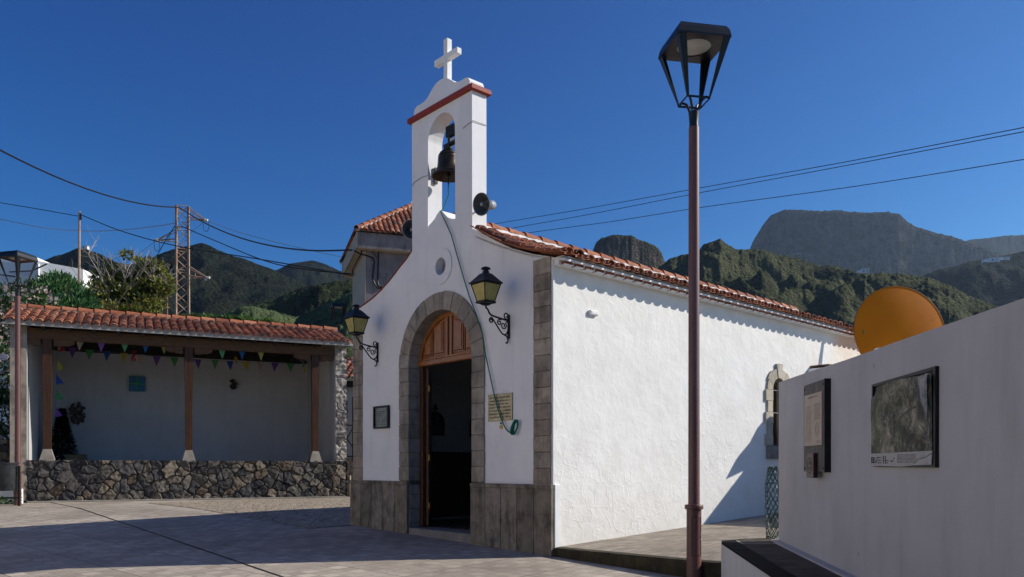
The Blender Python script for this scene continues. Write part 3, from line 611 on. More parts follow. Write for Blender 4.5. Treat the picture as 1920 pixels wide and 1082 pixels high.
# dentil course of half-round tiles under the eave
mb = MB()
def halfm(c, zb, n0, n1, r, seg=8):
    k = random.choice(TILES[:4]); q = random.uniform(1.15, 1.45); col = tuple(x * q for x in k); vs = []
    for (nn, rr, dz) in ((n0, r, 0), (n1, r, 0), (n1, r - .013, 0), (n1 - .010, r - .013, 0)):
        for g in range(seg + 1):
            a = math.pi * g / seg; vs.append(S(c + math.cos(a) * rr, zb + math.sin(a) * rr * .98, nn))
    s1 = seg + 1; fs = [(i * s1 + g, i * s1 + g + 1, (i + 1) * s1 + g + 1, (i + 1) * s1 + g) for i in range(3) for g in range(seg)] + [tuple(3 * s1 + g for g in range(s1))]
    mb.add(vs, fs, 0, col)
s_ = .145
while s_ < 11:
    halfm(s_, 4.308, 0, .155, .078)
    mb.box(S(s_, 4.3000, .085), SD * .076, NS * .082, (0, 0, .0055), 1); s_ += .21
mb.box(S(5.5, 4.345, .045), SD * 5.48, NS * .045, (0, 0, .050), 1); mb.box(S(5.5, 4.398, .085), SD * 5.48, NS * .085, (0, 0, .006), 1)
s_ = .25
while s_ < 11:
    mb.prism([[(s_ - .020, 4.315), (s_ + .020, 4.315), (s_ + .035, 4.345), (s_ + .075, 4.391), (s_ - .075, 4.391), (s_ - .035, 4.345)]], S, .125, .02, 1); s_ += .21
for i in range(53):
    c = .04 + i * .21; k = tuple(v * 1.25 for v in random.choice(TILES[:4])); vs = [S(c + math.cos(math.pi * g / 8) * .066, 4.400 + math.sin(math.pi * g / 8) * .052, .235) for g in range(9)]
    mb.add(vs, [tuple(range(9))], 0, k)
    if i: mb.prism([[(c - .105 - .06, 4.402), (c - .105 + .06, 4.402), (c - .105 + .035, 4.385), (c - .105 - .035, 4.385)]], S, .19, .03, 1)
settle(mb); mb.build('eave_cornice', [M['tile'], M['white']], ch, smooth=True, sharp=40)
mb = MB()
pr = [(3.30, 5.155), (3.45, 5.05), (3.64, 4.955), (3.94, 4.79), (4.22, 4.66), (4.5, 4.56), (4.93, 4.46), (5.17, 4.43)]
mb.prism([[(a, b + .003) for a, b in pr] + [(a, b + .022) for a, b in pr[::-1]]], F, -.015, .3); mb.build('tile_edge', M['redpaint'], ch)
# flank window
wd = MB()
for s_ in (-1, 1):
    z = 1.98; k = 0
    while z < 2.95:
        h = .2; e = .455 if k % 2 == 0 else .385
        wd.prism([[(SX + s_ * .225, z + .003), (SX + s_ * e, z + .003), (SX + s_ * e, z + h - .003), (SX + s_ * .225, z + h - .003)]], S, .032 + (.006 if k % 2 == 0 else 0), -.16, col=tintv(.85, 1.12)); z += h; k += 1
for i in range(7):
    a0, a1 = 180 - 180 * i / 7, 180 - 180 * (i + 1) / 7; e = .49 if i == 3 else (.43 if i % 2 else .40)
    wd.prism([arc(SX, 2.98, e, a0 - .6, a1 + .6, 3) + arc(SX, 2.98, .225, a1 + .6, a0 - .6, 3)], S, .045 if i == 3 else .034, -.16, col=tintv(.9, 1.1))
wo = wd.build('window_surround', M['sandst'], ch)
mb = MB(); mb.box(S(SX, 1.86, .01), SD * .41, NS * .06, (0, 0, .118), bev=.01); mb.build('window_sill', M['sill'], ch)
mb = MB(); mb.prism([win], S, -.20, -.21)
wp = mb.build('window', M['window'], ch)
mb = MB(); inner = [(SX - .18, 2.03)] + arc(SX, 2.98, .18, 180, 0, 14) + [(SX + .18, 2.03)]
mb.prism([win, inner], S, -.16, -.198); mb.box(S(SX, 2.55, -.178), SD * .015, NS * .015, (0, 0, .6)); mb.build('frame', M['wframe'], wp)
mb = MB()
for x in (-.14, -.05, .05, .14): mb.tube([S(SX + x, 1.98, -.06), S(SX + x, 3.14, -.06)], .007, 6)
mb.build('window_grille', M['grille'], wp)
for z in (2.58, 2.99):
    mb = MB(); mb.box(S(SX, z, -.055), SD * .225, NS * .003, (0, 0, .006)); mb.build('cross_bar', M['zinc'], wp)
for s_ in (-1, 1):
    mb = MB(); mb.box(S(SX + s_ * .09, 2.48, -.188), SD * .082, NS * .008, (0, 0, .48), bev=.006); mb.build('shutter', M['shutter'], wp)
# tile-capped white buttress further along the flank
mb = MB(); mb.prism([[(6.72, .3), (6.72, 3.28), (6.86, 3.47), (7.24, 3.50), (7.24, .3)]], S, .34, 0.003); bt = mb.build('buttress', M['flank'], ch)
mb = MB(); mb.prism([[(6.90, 3.505), (7.24, 3.515), (7.24, 3.545), (6.92, 3.535)]], S, .37, .004); mb.build('tile_cap', simple('old_tile_brown', (.16, .085, .055), .8), bt)

# pictures on the nave wall
st_ = thing('framed_picture', F(4.83, 2.3, 3.0), 'small dark arched picture hanging inside the doorway at its right', 'picture', 'arched pictures on the nave wall')
mb = MB(); O_ = lambda u, v, n: F(4.82 - n, 2.2 + v, 2.62 + u)
mb.prism([[(-.2, 0)] + arc(0, .25, .2, 180, 0, 12) + [(.2, 0)], [(-.155, .045)] + arc(0, .25, .155, 180, 0, 12) + [(.155, .045)]], O_, .0, .05); mb.prism([[(-.02, .44), (.02, .44), (.02, .60), (-.02, .60)]], O_, .01, .03); mb.prism([[(-.055, .50), (.055, .50), (.055, .535), (-.055, .535)]], O_, .008, .028)
mb.build('frame', simple('dark_frame', (.015, .010, .008), .4), st_)
mb = MB(); mb.prism([[(-.16, .04)] + arc(0, .25, .16, 180, 0, 12) + [(.16, .04)]], O_, .005, .02); mb.build('picture_panel', simple('dim_relief', (.05, .05, .05), .6, var=.6, scale=20), st_)
copy_tree(st_, st_.location - SD * 1.05, label='small dark arched picture hanging inside the doorway near the open door leaf')

# ------------------------------------------------------------------ bell, rope, horns, lanterns, plaques
bc = F(2.5, 0, .14); bl = thing('church_bell', bc + Vector((0, 0, 6.22)), 'dark bronze bell hanging in the gable opening', 'bell')
mb = MB(); prof = [(0, .40), (.07, .395), (.12, .375), (.135, .34), (.137, .30), (.145, .28), (.145, .27), (.15, .18), (.17, .11), (.20, .06), (.238, .015), (.245, 0), (.235, -.004), (.215, .02), (.17, .09), (.13, .2), (.115, .33), (0, .36)]
prof = [(r_ * 1.12, z_) for r_, z_ in prof]; mb.lathe(prof, bc + Vector((0, 0, 6.20)), 36)
for z_ in (.10, .285, .335):
    r_ = interp([0, .06, .11, .18, .27, .34], [.245, .2, .17, .15, .145, .135], z_); r_ *= 1.12; mb.lathe([(r_, z_ - .006), (r_ + .006, z_), (r_, z_ + .006)], bc + Vector((0, 0, 6.2)), 36)
mb.build('bell_body', M['bronze'], bl, smooth=True)
mb = MB(); mb.tube([bc + Vector((0, 0, 6.55)), bc + Vector((0, 0, 6.24))], .012, 8); mb.lathe([(0, .05), (.03, .03), (.036, 0), (.03, -.03), (0, -.05)], bc + Vector((0, 0, 6.22)), 12); mb.tube([bc + Vector((0, 0, 6.18)), bc + Vector((0, 0, 6.08))], .012, 8); mb.build('clapper', M['iron'], bl, smooth=True)
mb = MB(); mb.box(bc + FD * -.13 + Vector((0, 0, 6.70)), FD * .225, SD * .035, (0, 0, .022), bev=.006); mb.box(bc + FD * -.14 + Vector((0, 0, 6.90)), FD * .17, SD * .04, (0, 0, .085), bev=.008)
mb.box(bc + FD * -.05 + Vector((0, 0, 6.77)), FD * .03, SD * .03, (0, 0, .06)); mb.box(bc + Vector((0, 0, 6.655)), FD * .07, SD * .04, (0, 0, .03), bev=.01); mb.tube([bc + FD * -.26 + Vector((0, 0, 6.71)), bc + FD * -.20 + Vector((0, 0, 6.82))], .02, 6)
for s_ in (-1, 1): mb.tube([bc + FD * s_ * .06 + Vector((0, 0, 6.60)), bc + FD * s_ * .05 + Vector((0, 0, 6.68))], .015, 6)
mb.build('yoke', M['iron'], bl)
mb = MB()
mb.tube([bc + FD * .10 + Vector((0, 0, 6.66)), bc + FD * .25 + Vector((0, 0, 6.60)), bc + FD * .29 + Vector((0, 0, 6.30))], .016, 6); mb.box(bc + FD * .335 + Vector((0, 0, 6.30)), FD * .012, SD * .03, (0, 0, .13)); mb.tube([bc + FD * .33 + Vector((0, 0, 6.28)), bc + FD * .24 + Vector((0, 0, 6.34))], .014, 6)
mb.build('striker_bracket', M['iron'], bl)
rp = MB(); pts = [bc + Vector((0, 0, 6.10)), bc + Vector((0, 0, 5.9)), F(2.49, 5.66, .03), F(2.48, 5.61, -.03)]
for (px, py) in ((846, 440), (858, 482), (868, 517), (880, 556), (893, 590), (905, 628), (911, 668), (918, 700), (926, 738), (935, 772), (944, 796), (950, 806), (957, 812), (962, 814)):
    t_, z_ = Fpx(px, py, -.04); pts.append(F(t_, z_, -.04))
rp.tube(pts, .0095, 6)
hk = F(*Fpx(965, 800, -.045), -.045)
for j in range(5):
    lp = []
    for i in range(25):
        a = 2 * math.pi * i / 24; lp.append(hk + FD * (-.02 - (.034 + .006 * math.sin(3 * a + j)) * math.cos(a) - .035 * math.sin(a)) + Vector((0, 0, (.095 + .008 * math.sin(j * 2.1)) * math.sin(a) - .01)) - SD * (.012 * j * math.sin(a * .5)))
    rp.tube(lp, .010, 6)
tag(rp.build('bell_rope', M['rope'], None, True), 'thin green rope running from the bell down the chapel front to a coiled loop', 'rope')

def horn(name, c, axis, R_, lab, mast):
    h = thing(name, c, lab, 'loudspeaker', 'horn loudspeakers on the bell gable'); A = Vector(axis).normalized()
    mb = MB(); k = R_
    mb.lathe([(k, 0), (k * 1.04, -.012), (k * 1.0, -.02), (k * .82, -.05), (k * .62, -.10), (k * .48, -.15), (k * .42, -.19)], c, 28, axis=A)
    mb.lathe([(k * .97, -.002), (k * .78, -.045), (k * .58, -.095), (k * .44, -.145), (k * .2, -.16), (0, -.16)], c, 28, axis=A)
    mb.build('flare', M['horn'], h, True)
    mb = MB(); mb.lathe([(k * 1.0, .004), (k * 1.05, -.006), (k * 1.0, -.018), (k * .965, -.006), (k * 1.0, .004)], c, 28, axis=A); mb.build('rim', M['hornl'], h, True)
    mb = MB(); mb.lathe([(0, .01), (k * .16, 0), (k * .2, -.03), (k * .2, -.16)], c, 16, axis=A); mb.build('inner_cone', M['hornl'], h, True)
    mb = MB(); mb.lathe([(k * .30, -.17), (k * .42, -.18), (k * .42, -.27), (k * .30, -.30), (0, -.30)], c, 18, axis=A); mb.build('driver', M['hornl'], h, True)
    mb = MB(); mb.tube([c - A * .2, mast], .012, 6); mb.tube([mast - Vector((0, 0, .06)), mast + Vector((0, 0, .06))], .02, 6); mb.build('bracket', M['zinc'], h)
hc = at(902, 383, 11.78); horn('horn_loudspeaker', hc, (-.62, -.76, -.20), .158, 'grey horn loudspeaker mounted at the right foot of the bell gable, seen whole', F(1.72, 5.52, .18))
hc = at(772, 430, 13.45); horn('horn_loudspeaker', hc, (.05, -1, -.12), .158, 'grey horn loudspeaker half hidden behind the left foot of the bell gable', F(3.32, 5.55, .24))

def spiral(cx, cz, r0, r1, a0, turns, n=22): return [(cx + (r0 + (r1 - r0) * i / n) * math.cos(a0 + turns * 2 * math.pi * i / n), cz + (r0 + (r1 - r0) * i / n) * math.sin(a0 + turns * 2 * math.pi * i / n)) for i in range(n + 1)]
def wall_lantern(t, z0, lab):
    """z0: height of the bracket's foot; q runs out of the wall"""
    B0 = F(t, z0); U = lambda q, z: B0 - SD * q + Vector((0, 0, z))
    L = thing('wall_lantern', B0, lab, 'wall lantern', 'iron lanterns on the chapel front')
    mb = MB(); r = .0125
    mb.tube([U(.03, .40), U(.02, .3), U(.018, .14)], r, 6)
    arm = [(.03, .335), (.14, .345), (.26, .36), (.34, .375), (.375, .40), (.395, .44), (.435, .47), (.435, .50)]
    mb.tube([U(*p) for p in arm], r * 1.05, 6)
    def sp_(P, rr=r): mb.tube([U(*p) for p in P], rr, 6)
    sp_(spiral(.055, .40, .055, .016, -2.6, 1.2)[::-1] + [(.02, .34)], .010)
    big = spiral(.13, .30, .012, .055, 0, 1.4)
    sp_([(.03, .335), (.015, .27), (.02, .20), (.05, .145), (.09, .125), (.14, .14), (.19, .19), (.25, .26), (.31, .325)] + spiral(.335, .30, .04, .012, 1.9, -1.15), .0115)
    sp_([(.03, .33)] + spiral(.11, .255, .055, .014, 2.4, 1.3), .009); sp_([(.16, .35)] + spiral(.185, .29, .045, .012, 2.2, -1.3), .009)
    sp_([(.10, .125), (.05, .11), (.028, .07), (.03, .03), (.05, .008), (.07, .02)], .011)
    mb.box(U(.012, .25), FD * .016, SD * .012, (0, 0, .17)); mb.build('bracket', M['black'], L, True)
    C = U(.435, 0); X = (FD * math.cos(R(0)) - SD * math.sin(R(0))); Y = Vector((0, 0, 1)).cross(X)
    def ring(h, z): return [C + X * (h * a) + Y * (h * b) + Vector((0, 0, z)) for a, b in ((-1, -1), (1, -1), (1, 1), (-1, 1))]
    def fr(mb, rows, cap=True):
        vs = []; 
        for h, z in rows: vs += ring(h, z)
        fs = [(i * 4 + k, i * 4 + (k + 1) % 4, (i + 1) * 4 + (k + 1) % 4, (i + 1) * 4 + k) for i in range(len(rows) - 1) for k in range(4)]
        if cap: fs += [(3, 2, 1, 0), tuple(len(vs) - 4 + k for k in range(4))]
        mb.add(vs, fs)
    mb = MB(); fr(mb, [(.084, .545), (.142, .785)]); mb.build('glass', M['glass'], L)
    mb = MB(); fr(mb, [(.03, .495), (.06, .515), (.10, .525), (.104, .545), (.09, .553)])
    a, b = ring(.087, .55), ring(.145, .785)
    for k in range(4): mb.tube([a[k], b[k]], .008, 5); mb.tube([b[k], b[(k + 1) % 4]], .009, 5); mb.tube([a[k], a[(k + 1) % 4]], .008, 5)
    mb.build('cage', M['black'], L)
    mb = MB(); fr(mb, [(.148, .79), (.168, .795), (.168, .81), (.135, .845), (.06, .935), (.045, .94)]); mb.lathe([(.05, .935), (.05, .965), (.035, .97), (.035, .985), (.066, .995), (.062, 1.015), (.03, 1.03), (0, 1.035)], C, 14); mb.build('hood', M['black'], L)
    return L
wall_lantern(.884, 3.34, 'black iron lantern with yellow glass on the chapel front right of the door')
wall_lantern(4.341, 3.34, 'black iron lantern with yellow glass on the chapel front left of the door')
def engr(mb, fn, u0, u1, v0, v1, rows, seed, n=-.001, h=.5, ind=.0, w=.02):
    """rows of small engraved strokes, too fine to read"""
    rg = random.Random(seed); dv = (v1 - v0) / rows
    for r_ in range(rows):
        u = u0 + rg.uniform(0, ind); e = u1 - rg.uniform(0, ind); v = v1 - dv * (r_ + .75)
        while u < e:
            wl_ = rg.randint(2, 8)
            for k in range(wl_):
                if u > e: break
                hh = dv * h * rg.uniform(.8, 1); mode = rg.random()
                mb.prism([[(u, v), (u + w * .32, v), (u + w * .32, v + hh), (u, v + hh)]], fn, n, n + .0015)
                if mode < .6: mb.prism([[(u + w * .34, v + (hh * .4 if mode < .3 else 0)), (u + w * .72, v + (hh * .4 if mode < .3 else 0)), (u + w * .72, v + hh * (.62 if mode < .3 else .2)), (u + w * .34, v + hh * (.62 if mode < .3 else .2))]], fn, n, n + .0015)
                u += w
            u += w * .9
pq = thing('brass_plaque', F(1.07, 2.45), 'brass commemorative plaque with seven engraved lines right of the chapel door', 'plaque')
mb = MB(); mb.box(F(1.07, 2.455, -.012), FD * .265, SD * .008, (0, 0, .195), bev=.003); mb.build('plate', M['brass'], pq)
mb = MB(); engr(mb, lambda u, v, n: F(1.07 - u, 2.455 + v, -.0215 - n), -.235, .235, -.165, .165, 7, 3, 0, .5, .03, .017); mb.build('engraved_lines', M['ink'], pq)
mb = MB()
for a in (-.245, .245):
    for b in (-.175, .175): mb.lathe([(0, .006), (.006, .004), (.008, 0)], F(1.07 + a, 2.455 + b, -.02), 8, axis=-SD)
mb.build('screws', M['iron'], pq)
pq = thing('framed_plaque', F(4.19, 2.45), 'small grey engraved plaque in a black frame left of the chapel door', 'plaque')
mb = MB(); mb.prism([[(3.96, 2.26), (4.43, 2.26), (4.43, 2.65), (3.96, 2.65)], [(3.99, 2.29), (4.40, 2.29), (4.40, 2.62), (3.99, 2.62)]], F, -.05, -.002); mb.build('frame', M['black'], pq)
mb = MB(); mb.box(F(4.195, 2.455, -.015), FD * .206, SD * .006, (0, 0, .166)); mb.build('plate', M['gplate'], pq)
mb = MB(); engr(mb, lambda u, v, n: F(4.195 - u, 2.455 + v, -.0225 - n), -.16, .16, -.14, .12, 8, 9, 0, .42, .05, .014); mb.build('engraved_lines', M['ink'], pq)
# yellow tag with its black fixing, white vent box
tg = thing('cable_tag', F(1.055, 2.17), 'small yellow tag with a black plug on the wall beside the coiled rope', 'tag')
mb = MB(); mb.prism([[(1.03, 2.145), (1.085, 2.145), (1.09, 2.185), (1.075, 2.20), (1.04, 2.20), (1.025, 2.185)]], F, -.012, -.001); mb.build('tag_plate', M['yel'], tg)
mb = MB(); mb.lathe([(0, .02), (.012, .016), (.013, 0)], F(1.058, 2.225, -.002), 10, axis=-SD); mb.build('plug', M['black'], tg)
vb = MB(); vb.box(S(.775, 3.755, .022), SD * .085, NS * .022, (0, 0, .036), bev=.01); vb.box(S(.775, 3.755, .046), SD * .06, NS * .003, (0, 0, .018), bev=.002)
tag(vb.build('junction_box', M['white']), 'small white plastic box high on the sunlit side wall of the chapel', 'junction box')
# ------------------------------------------------------------------ street lamps
def lamp_post(loc, rot, lab):
    L = thing('street_lamp', (0, 0, 0), lab, 'street lamp', 'brown street lamps with open black lantern heads')
    mb = MB(); mb.lathe([(.12, 0), (.12, .012), (.085, .02), (.082, .10), (.082, .79), (.100, .792), (.103, .805), (.103, .832), (.098, .842), (.066, .846), (.064, .86), (.058, 5.06), (0, 5.06)], seg=28)
    pole = mb.build('pole', M['pole'], L, True)
    mb = MB()
    for s_ in (-1, 1): pass
    import_a = [(-.055, .28), (-.055, .70), (-.045, .715), (.045, .715), (.055, .70), (.055, .28)]
    fn = lambda u, v, n: Vector((math.sin(u / .0825) * (.0825 + n), -math.cos(u / .0825) * (.0825 + n), v))
    for r_ in range(len(import_a)):
        a, b = import_a[r_], import_a[(r_ + 1) % len(import_a)]
        mb.tube([fn(a[0] + (b[0] - a[0]) * k / 6, a[1] + (b[1] - a[1]) * k / 6, 0) for k in range(7)], .0035, 5)
    mb.tube([fn(0, .66, -.002), fn(0, .66, .004)], .007, 8)
    mb.build('access_door', M['black'], pole)
    mb = MB(); mb.lathe([(.050, 5.05), (.052, 5.08), (.050, 5.10), (.060, 5.22), (.062, 5.235), (.03, 5.25), (0, 5.25)], seg=20); mb.build('ferrule', M['lblack'], L, True)
    ZB, ZT, hb, ht = 5.345, 5.955, .135, .30
    sq = lambda h, z: [Vector((a * h, b * h, z)) for a, b in ((-1, -1), (1, -1), (1, 1), (-1, 1))]
    mb = MB(); b4, t4 = sq(hb, ZB), sq(ht, ZT)
    for k in range(4):
        mb.box((b4[k] + b4[(k + 1) % 4]) / 2, (b4[(k + 1) % 4] - b4[k]) / 2, (0, 0, .004), (b4[k] + b4[(k + 1) % 4]).normalized() * .009 * 1)
        c = b4[k]; mb.tube([c * 1 + Vector((0, 0, 0)), Vector((c.x * .72, c.y * .72, ZB + .025)), Vector((c.x * .45, c.y * .45, ZB - .01)), Vector((c.x * .25, c.y * .25, ZB - .10))], [.012, .014, .015, .016], 8)
    mb.build('base_ring', M['lblack'], L, True)
    mb = MB()
    for k in range(4):
        b, t = b4[k], t4[k]; o = Vector((b.x, b.y, 0)).normalized(); tg_ = o.cross(Vector((0, 0, 1)))
        # folded blade: two flanges following the faces of the lantern
        for s_ in (-1, 1):
            f_ = Vector((-1 if b.x > 0 else 1, 0, 0)) if s_ < 0 else Vector((0, -1 if b.y > 0 else 1, 0))
            nrm = Vector((0, 1 if b.y > 0 else -1, 0)) if s_ < 0 else Vector((1 if b.x > 0 else -1, 0, 0))
            A_, B_, C_, D_ = b, b + f_ * .022, t + f_ * .088, t
            th = -nrm * .004; v_ = [A_, B_, C_, D_, A_ + th, B_ + th, C_ + th, D_ + th]
            mb.add(v_, [(0, 1, 2, 3), (7, 6, 5, 4), (0, 4, 5, 1), (1, 5, 6, 2), (2, 6, 7, 3), (3, 7, 4, 0)])
    mb.build('struts', M['lblack'], L)
    mb = MB(); V = sq(ht + .004, ZT - .012) + sq(ht + .004, ZT + .012) + sq(ht * .97, ZT + .075) + sq(ht * .88, ZT + .125) + sq(ht * .5, ZT + .17)
    mb.add(V, [(i * 4 + k, i * 4 + (k + 1) % 4, (i + 1) * 4 + (k + 1) % 4, (i + 1) * 4 + k) for i in range(4) for k in range(4)] + [(16, 17, 18, 19)])
    ins = sq(ht - .004, ZT - .012) + sq(ht - .075, ZT - .004); mb.add(sq(ht + .004, ZT - .012) + ins[4:], [(k, (k + 1) % 4, 4 + (k + 1) % 4, 4 + k) for k in range(4)])
    cir = [Vector((math.cos(2 * math.pi * i / 32) * .19, math.sin(2 * math.pi * i / 32) * .19, ZT - .004)) for i in range(32)]
    mb.prism([[(-ht + .074, -ht + .074), (ht - .074, -ht + .074), (ht - .074, ht - .074), (-ht + .074, ht - .074)], [(c.x, c.y) for c in cir]], lambda u, v, n: Vector((u, v, ZT - .004 + n)), 0, .02)
    hd = mb.build('hood', M['lblack'], L, False)
    mb = MB(); mb.lathe([(0, -.010), (.08, -.009), (.15, -.002), (.192, .008)], (0, 0, ZT), 32); mb.build('diffuser', M['diff'], hd, True)
    L.location = loc; L.rotation_euler = (0, 0, rot); return L
lamp = lamp_post(Vector((2.035, 8.93, gz(8.93))), R(10.7), 'tall brown street lamp standing at the near right corner of the terrace')
tagg = MB(); fn = lambda u, v, n: Vector((math.sin(u / .0825) * (.0825 + n), -math.cos(u / .0825) * (.0825 + n), v))
W_ = [[(.035, .50), (.050, .525), (.062, .515), (.055, .49), (.070, .475), (.082, .49)], [(.045, .455), (.062, .452), (.08, .46)], [(.062, .54), (.068, .50), (.078, .47), (.088, .46)]]
for w_ in W_: tagg.tube([fn(p[0], p[1], .001) for p in w_], .0028, 4)
gt_ = tagg.build('scrawl', simple('white_marker', (.55, .55, .58), .5), None); gt_.parent = [c for c in lamp.children if c.name.startswith('pole')][0]
l2 = copy_tree(lamp, at(33, 948, 19.3) * 1, label='brown street lamp at the left edge in front of the pavilion', rot=R(-14)); l2.location.z = .66
for ch_ in list(l2.children):
    for g_ in list(ch_.children):
        if g_.name.startswith('scrawl'): bpy.data.objects.remove(g_)
def far_lamp(px, py_top, d, zg, lab):
    q = copy_tree(lamp, Vector((at(px, 0, d).x, d, zg)), label=lab, rot=R(20))
    for ch_ in list(q.children):
        for g_ in list(ch_.children):
            if g_.name.startswith('scrawl') or g_.name.startswith('access'): bpy.data.objects.remove(g_)
    q.location.z = at(px, py_top, d).z - 6.06; return q
far_lamp(313, 492, 46, 3, 'distant lamp head just left of the lattice pylon'); far_lamp(635, 572, 32, 1, 'dark lamp head half behind the left wall lantern of the chapel')

# ------------------------------------------------------------------ garden wall and bench on the right
xw = lambda y: 2.856 - .0669 * (8.55 - y)
gw = thing('garden_wall', (xw(2) + .1, 2, 0), 'tall plain white plastered wall running along the right edge', 'wall')
mb = MB()
ysw = [-4 + i * .5 for i in range(25)] + [8.3, 8.55]; vs = []
for i, y in enumerate(ysw):
    w1 = noise.noise(Vector((y * .7, 0, 3))) * .008
    for (dx, z) in ((0, -.2), (0, 2.387 + .0132 * y + w1), (.22, 2.39 + .0132 * y + w1), (.22, -.2)): vs.append((xw(y) + dx, y, z))
n = len(ysw); mb.add(vs, [(i * 4 + k, i * 4 + (k + 1) % 4, (i + 1) * 4 + (k + 1) % 4, (i + 1) * 4 + k) for i in range(n - 1) for k in range(4)] + [(3, 2, 1, 0), tuple(4 * (n - 1) + k for k in range(4))])
mb.build('masonry', M['wall'], gw)
bn = thing('masonry_bench', (xw(4) - .3, 4, 0), 'low white masonry bench with black and brown tiled top against the right wall', 'bench')
bz = lambda y: .788 + .0345 * (y - 8.55); x0 = lambda y: xw(y) - .617
mb = MB(); yy = [-4, 0, 4, 8.2, 8.55]; vs = []
for y in yy:
    for (x, z) in ((x0(y) + .006, -.2), (x0(y) + .006, bz(y) - .012), (xw(y) - .002, bz(y) - .012), (xw(y) - .002, -.2)): vs.append((x, y, z))
k0 = len(vs)
vs += [(x0(8.55) + .02, 8.62, -.2), (x0(8.55) + .02, 8.62, bz(8.55) - .012), (xw(8.55) + .1, 8.86, bz(8.6) - .012), (xw(8.55) + .1, 8.86, -.2)]
n = 6; mb.add(vs, [(i * 4 + k, i * 4 + (k + 1) % 4, (i + 1) * 4 + (k + 1) % 4, (i + 1) * 4 + k) for i in range(n - 1) for k in range(4)] + [(3, 2, 1, 0), tuple(4 * (n - 1) + k for k in range(4))])
mb.build('body', M['benchw'], bn)
def strip(name, mat, xa, xb, ya, yb, step, top=.012, parent=bn):
    mb = MB(); y = ya
    while y < yb - .02:
        y2 = min(y + step, yb); g = .002; j = random.uniform(-.0015, .0015); V = []
        for (yq) in (y + g, y2 - g):
            for zq in (-.011, top + j):
                V += [(xa(yq), yq, bz(yq) + zq), (xb(yq), yq, bz(yq) + zq)]
        mb.add(V, [(2, 3, 7, 6), (0, 4, 5, 1), (0, 2, 6, 4), (1, 5, 7, 3), (0, 1, 3, 2), (4, 6, 7, 5)]); y = y2
    return mb.build(name, mat, parent)
strip('black_edge_tiles', M['btile'], lambda y: x0(y) - .004, lambda y: x0(y) + .17, 2.5, 8.50, .30)
strip('brown_seat_tiles', M['dtile'], lambda y: x0(y) + .174, lambda y: xw(y) - .085, 2.5, 8.36, .30)
strip('skirting', M['wall'], lambda y: xw(y) - .083, lambda y: xw(y) - .003, 2.5, 8.55, 9, .03)
mb = MB(); A_ = [(x0(8.5) + .176, 8.365), (xw(8.5) - .02, 8.365), (xw(8.5) + .05, 8.80), (xw(8.5) - .25, 8.76), (x0(8.5) + .24, 8.66), (x0(8.5) + .176, 8.60)]
mb.prism([A_], lambda u, v, n: Vector((u, v, bz(v) + n)), -.011, .013); mb.build('ribbed_end_tile', M['ltile'], bn)
mb = MB(); A_ = [(x0(8.5) - .004, 8.505), (x0(8.5) + .17, 8.505), (x0(8.5) + .172, 8.60), (x0(8.5) + .235, 8.665), (xw(8.5) - .26, 8.765), (xw(8.5) + .05, 8.805), (xw(8.5) + .05, 8.84), (xw(8.5) - .28, 8.80), (x0(8.5) + .2, 8.70), (x0(8.5) + .03, 8.63)]
mb.prism([A_], lambda u, v, n: Vector((u, v, bz(v) + n)), -.011, .011); mb.build('end_nosing', M['btile'], bn)
mb = MB()
for i in range(26):
    y = 8.39 + .014 * i; ya = y + .003; xa = x0(8.5) + .20 + max(0, (i - 16)) * .03; xb = xw(8.5) - .03
    mb.prism([[(xa, y), (xb, y), (xb, ya + .002), (xa, ya + .002)]], lambda u, v, n: Vector((u, v, bz(v) + n)), .013, .017)
mb.build('tile_ribs', simple('rib_brown', (.20, .17, .14), .8), bn)  # raised ribs in a darker brown than the end tile
# rolled chain link
rc = Vector((2.885, 8.80, 0)); rl = thing('wire_mesh_roll', rc + Vector((0, 0, .80)), 'roll of green plastic coated chain link leaning at the end of the garden wall', 'wire mesh')
mb = MB(); Hm = .80; nw = 10
def rp_(a, z, l): 
    q = .082 - .016 * l + .012 * noise.noise(Vector((a, z * 3, l * 7))) - (.03 * max(0, z - .62) / .15); return rc + Vector((math.cos(a) * q - .015 * z, math.sin(a) * q, .80 + z))
for l in range(2):
    nl = nw - l * 2
    for sg in (-1, 1):
        for k in range(nl):
            P_ = []
            for i in range(25):
                z = Hm * i / 24; a = 2 * math.pi * k / nl + sg * z * 7.0 / (1 - .12 * l) + .25 * math.sin(i * math.pi) ; P_.append(rp_(a, z + .008 * math.sin(9 * a + l), l))
            mb.tube(P_, .0026, 4, caps=False)
for zc in (.02, .62, Hm - .02): mb.tube([rp_(2 * math.pi * i / 20, zc + .01 * math.sin(i * 2.2), 0) for i in range(21)], .004, 4)
mb.build('wire_roll', M['greenwire'], rl)
# information board on the wall: u runs towards the camera, v up, n out of the wall (to the left)
WD = Vector((-.0667, -.9978, 0)); WN = Vector((-.9978, .0667, 0))
def WL(y, z, n=0): return Vector((xw(y), y, z)) + WN * n
def Wf(yf, zb): return lambda u, v, n: Vector((xw(yf), yf, zb)) + WD * u + Vector((0, 0, v)) + WN * n
ib = thing('information_board', WL(7.17, 1.55), 'weathered wooden notice board with a printed cream sheet on the right wall', 'notice board'); f_ = Wf(7.47, 1.555)
mb = MB()
mb.prism([[(0, 0), (.60, 0), (.60, .80), (0, .80)]], f_, .002, .03)
pl = [(0, .075), (.077, .15), (.152, .225), (.227, .30), (.302, .375), (.377, .45), (.452, .525), (.527, .60)]
for a, b in pl: mb.prism([[(a, 0), (b, 0), (b, .80), (a, .80)]], f_, .031, .052 + random.uniform(-.002, .002))
mb.build('backing_boards', M['gwood'], ib)
mb = MB(); mb.prism([[(.6025, -.004), (.606, -.004), (.606, .804), (.6025, .804)]], f_, .0, .056); mb.build('edge_strip', M['black'], ib)
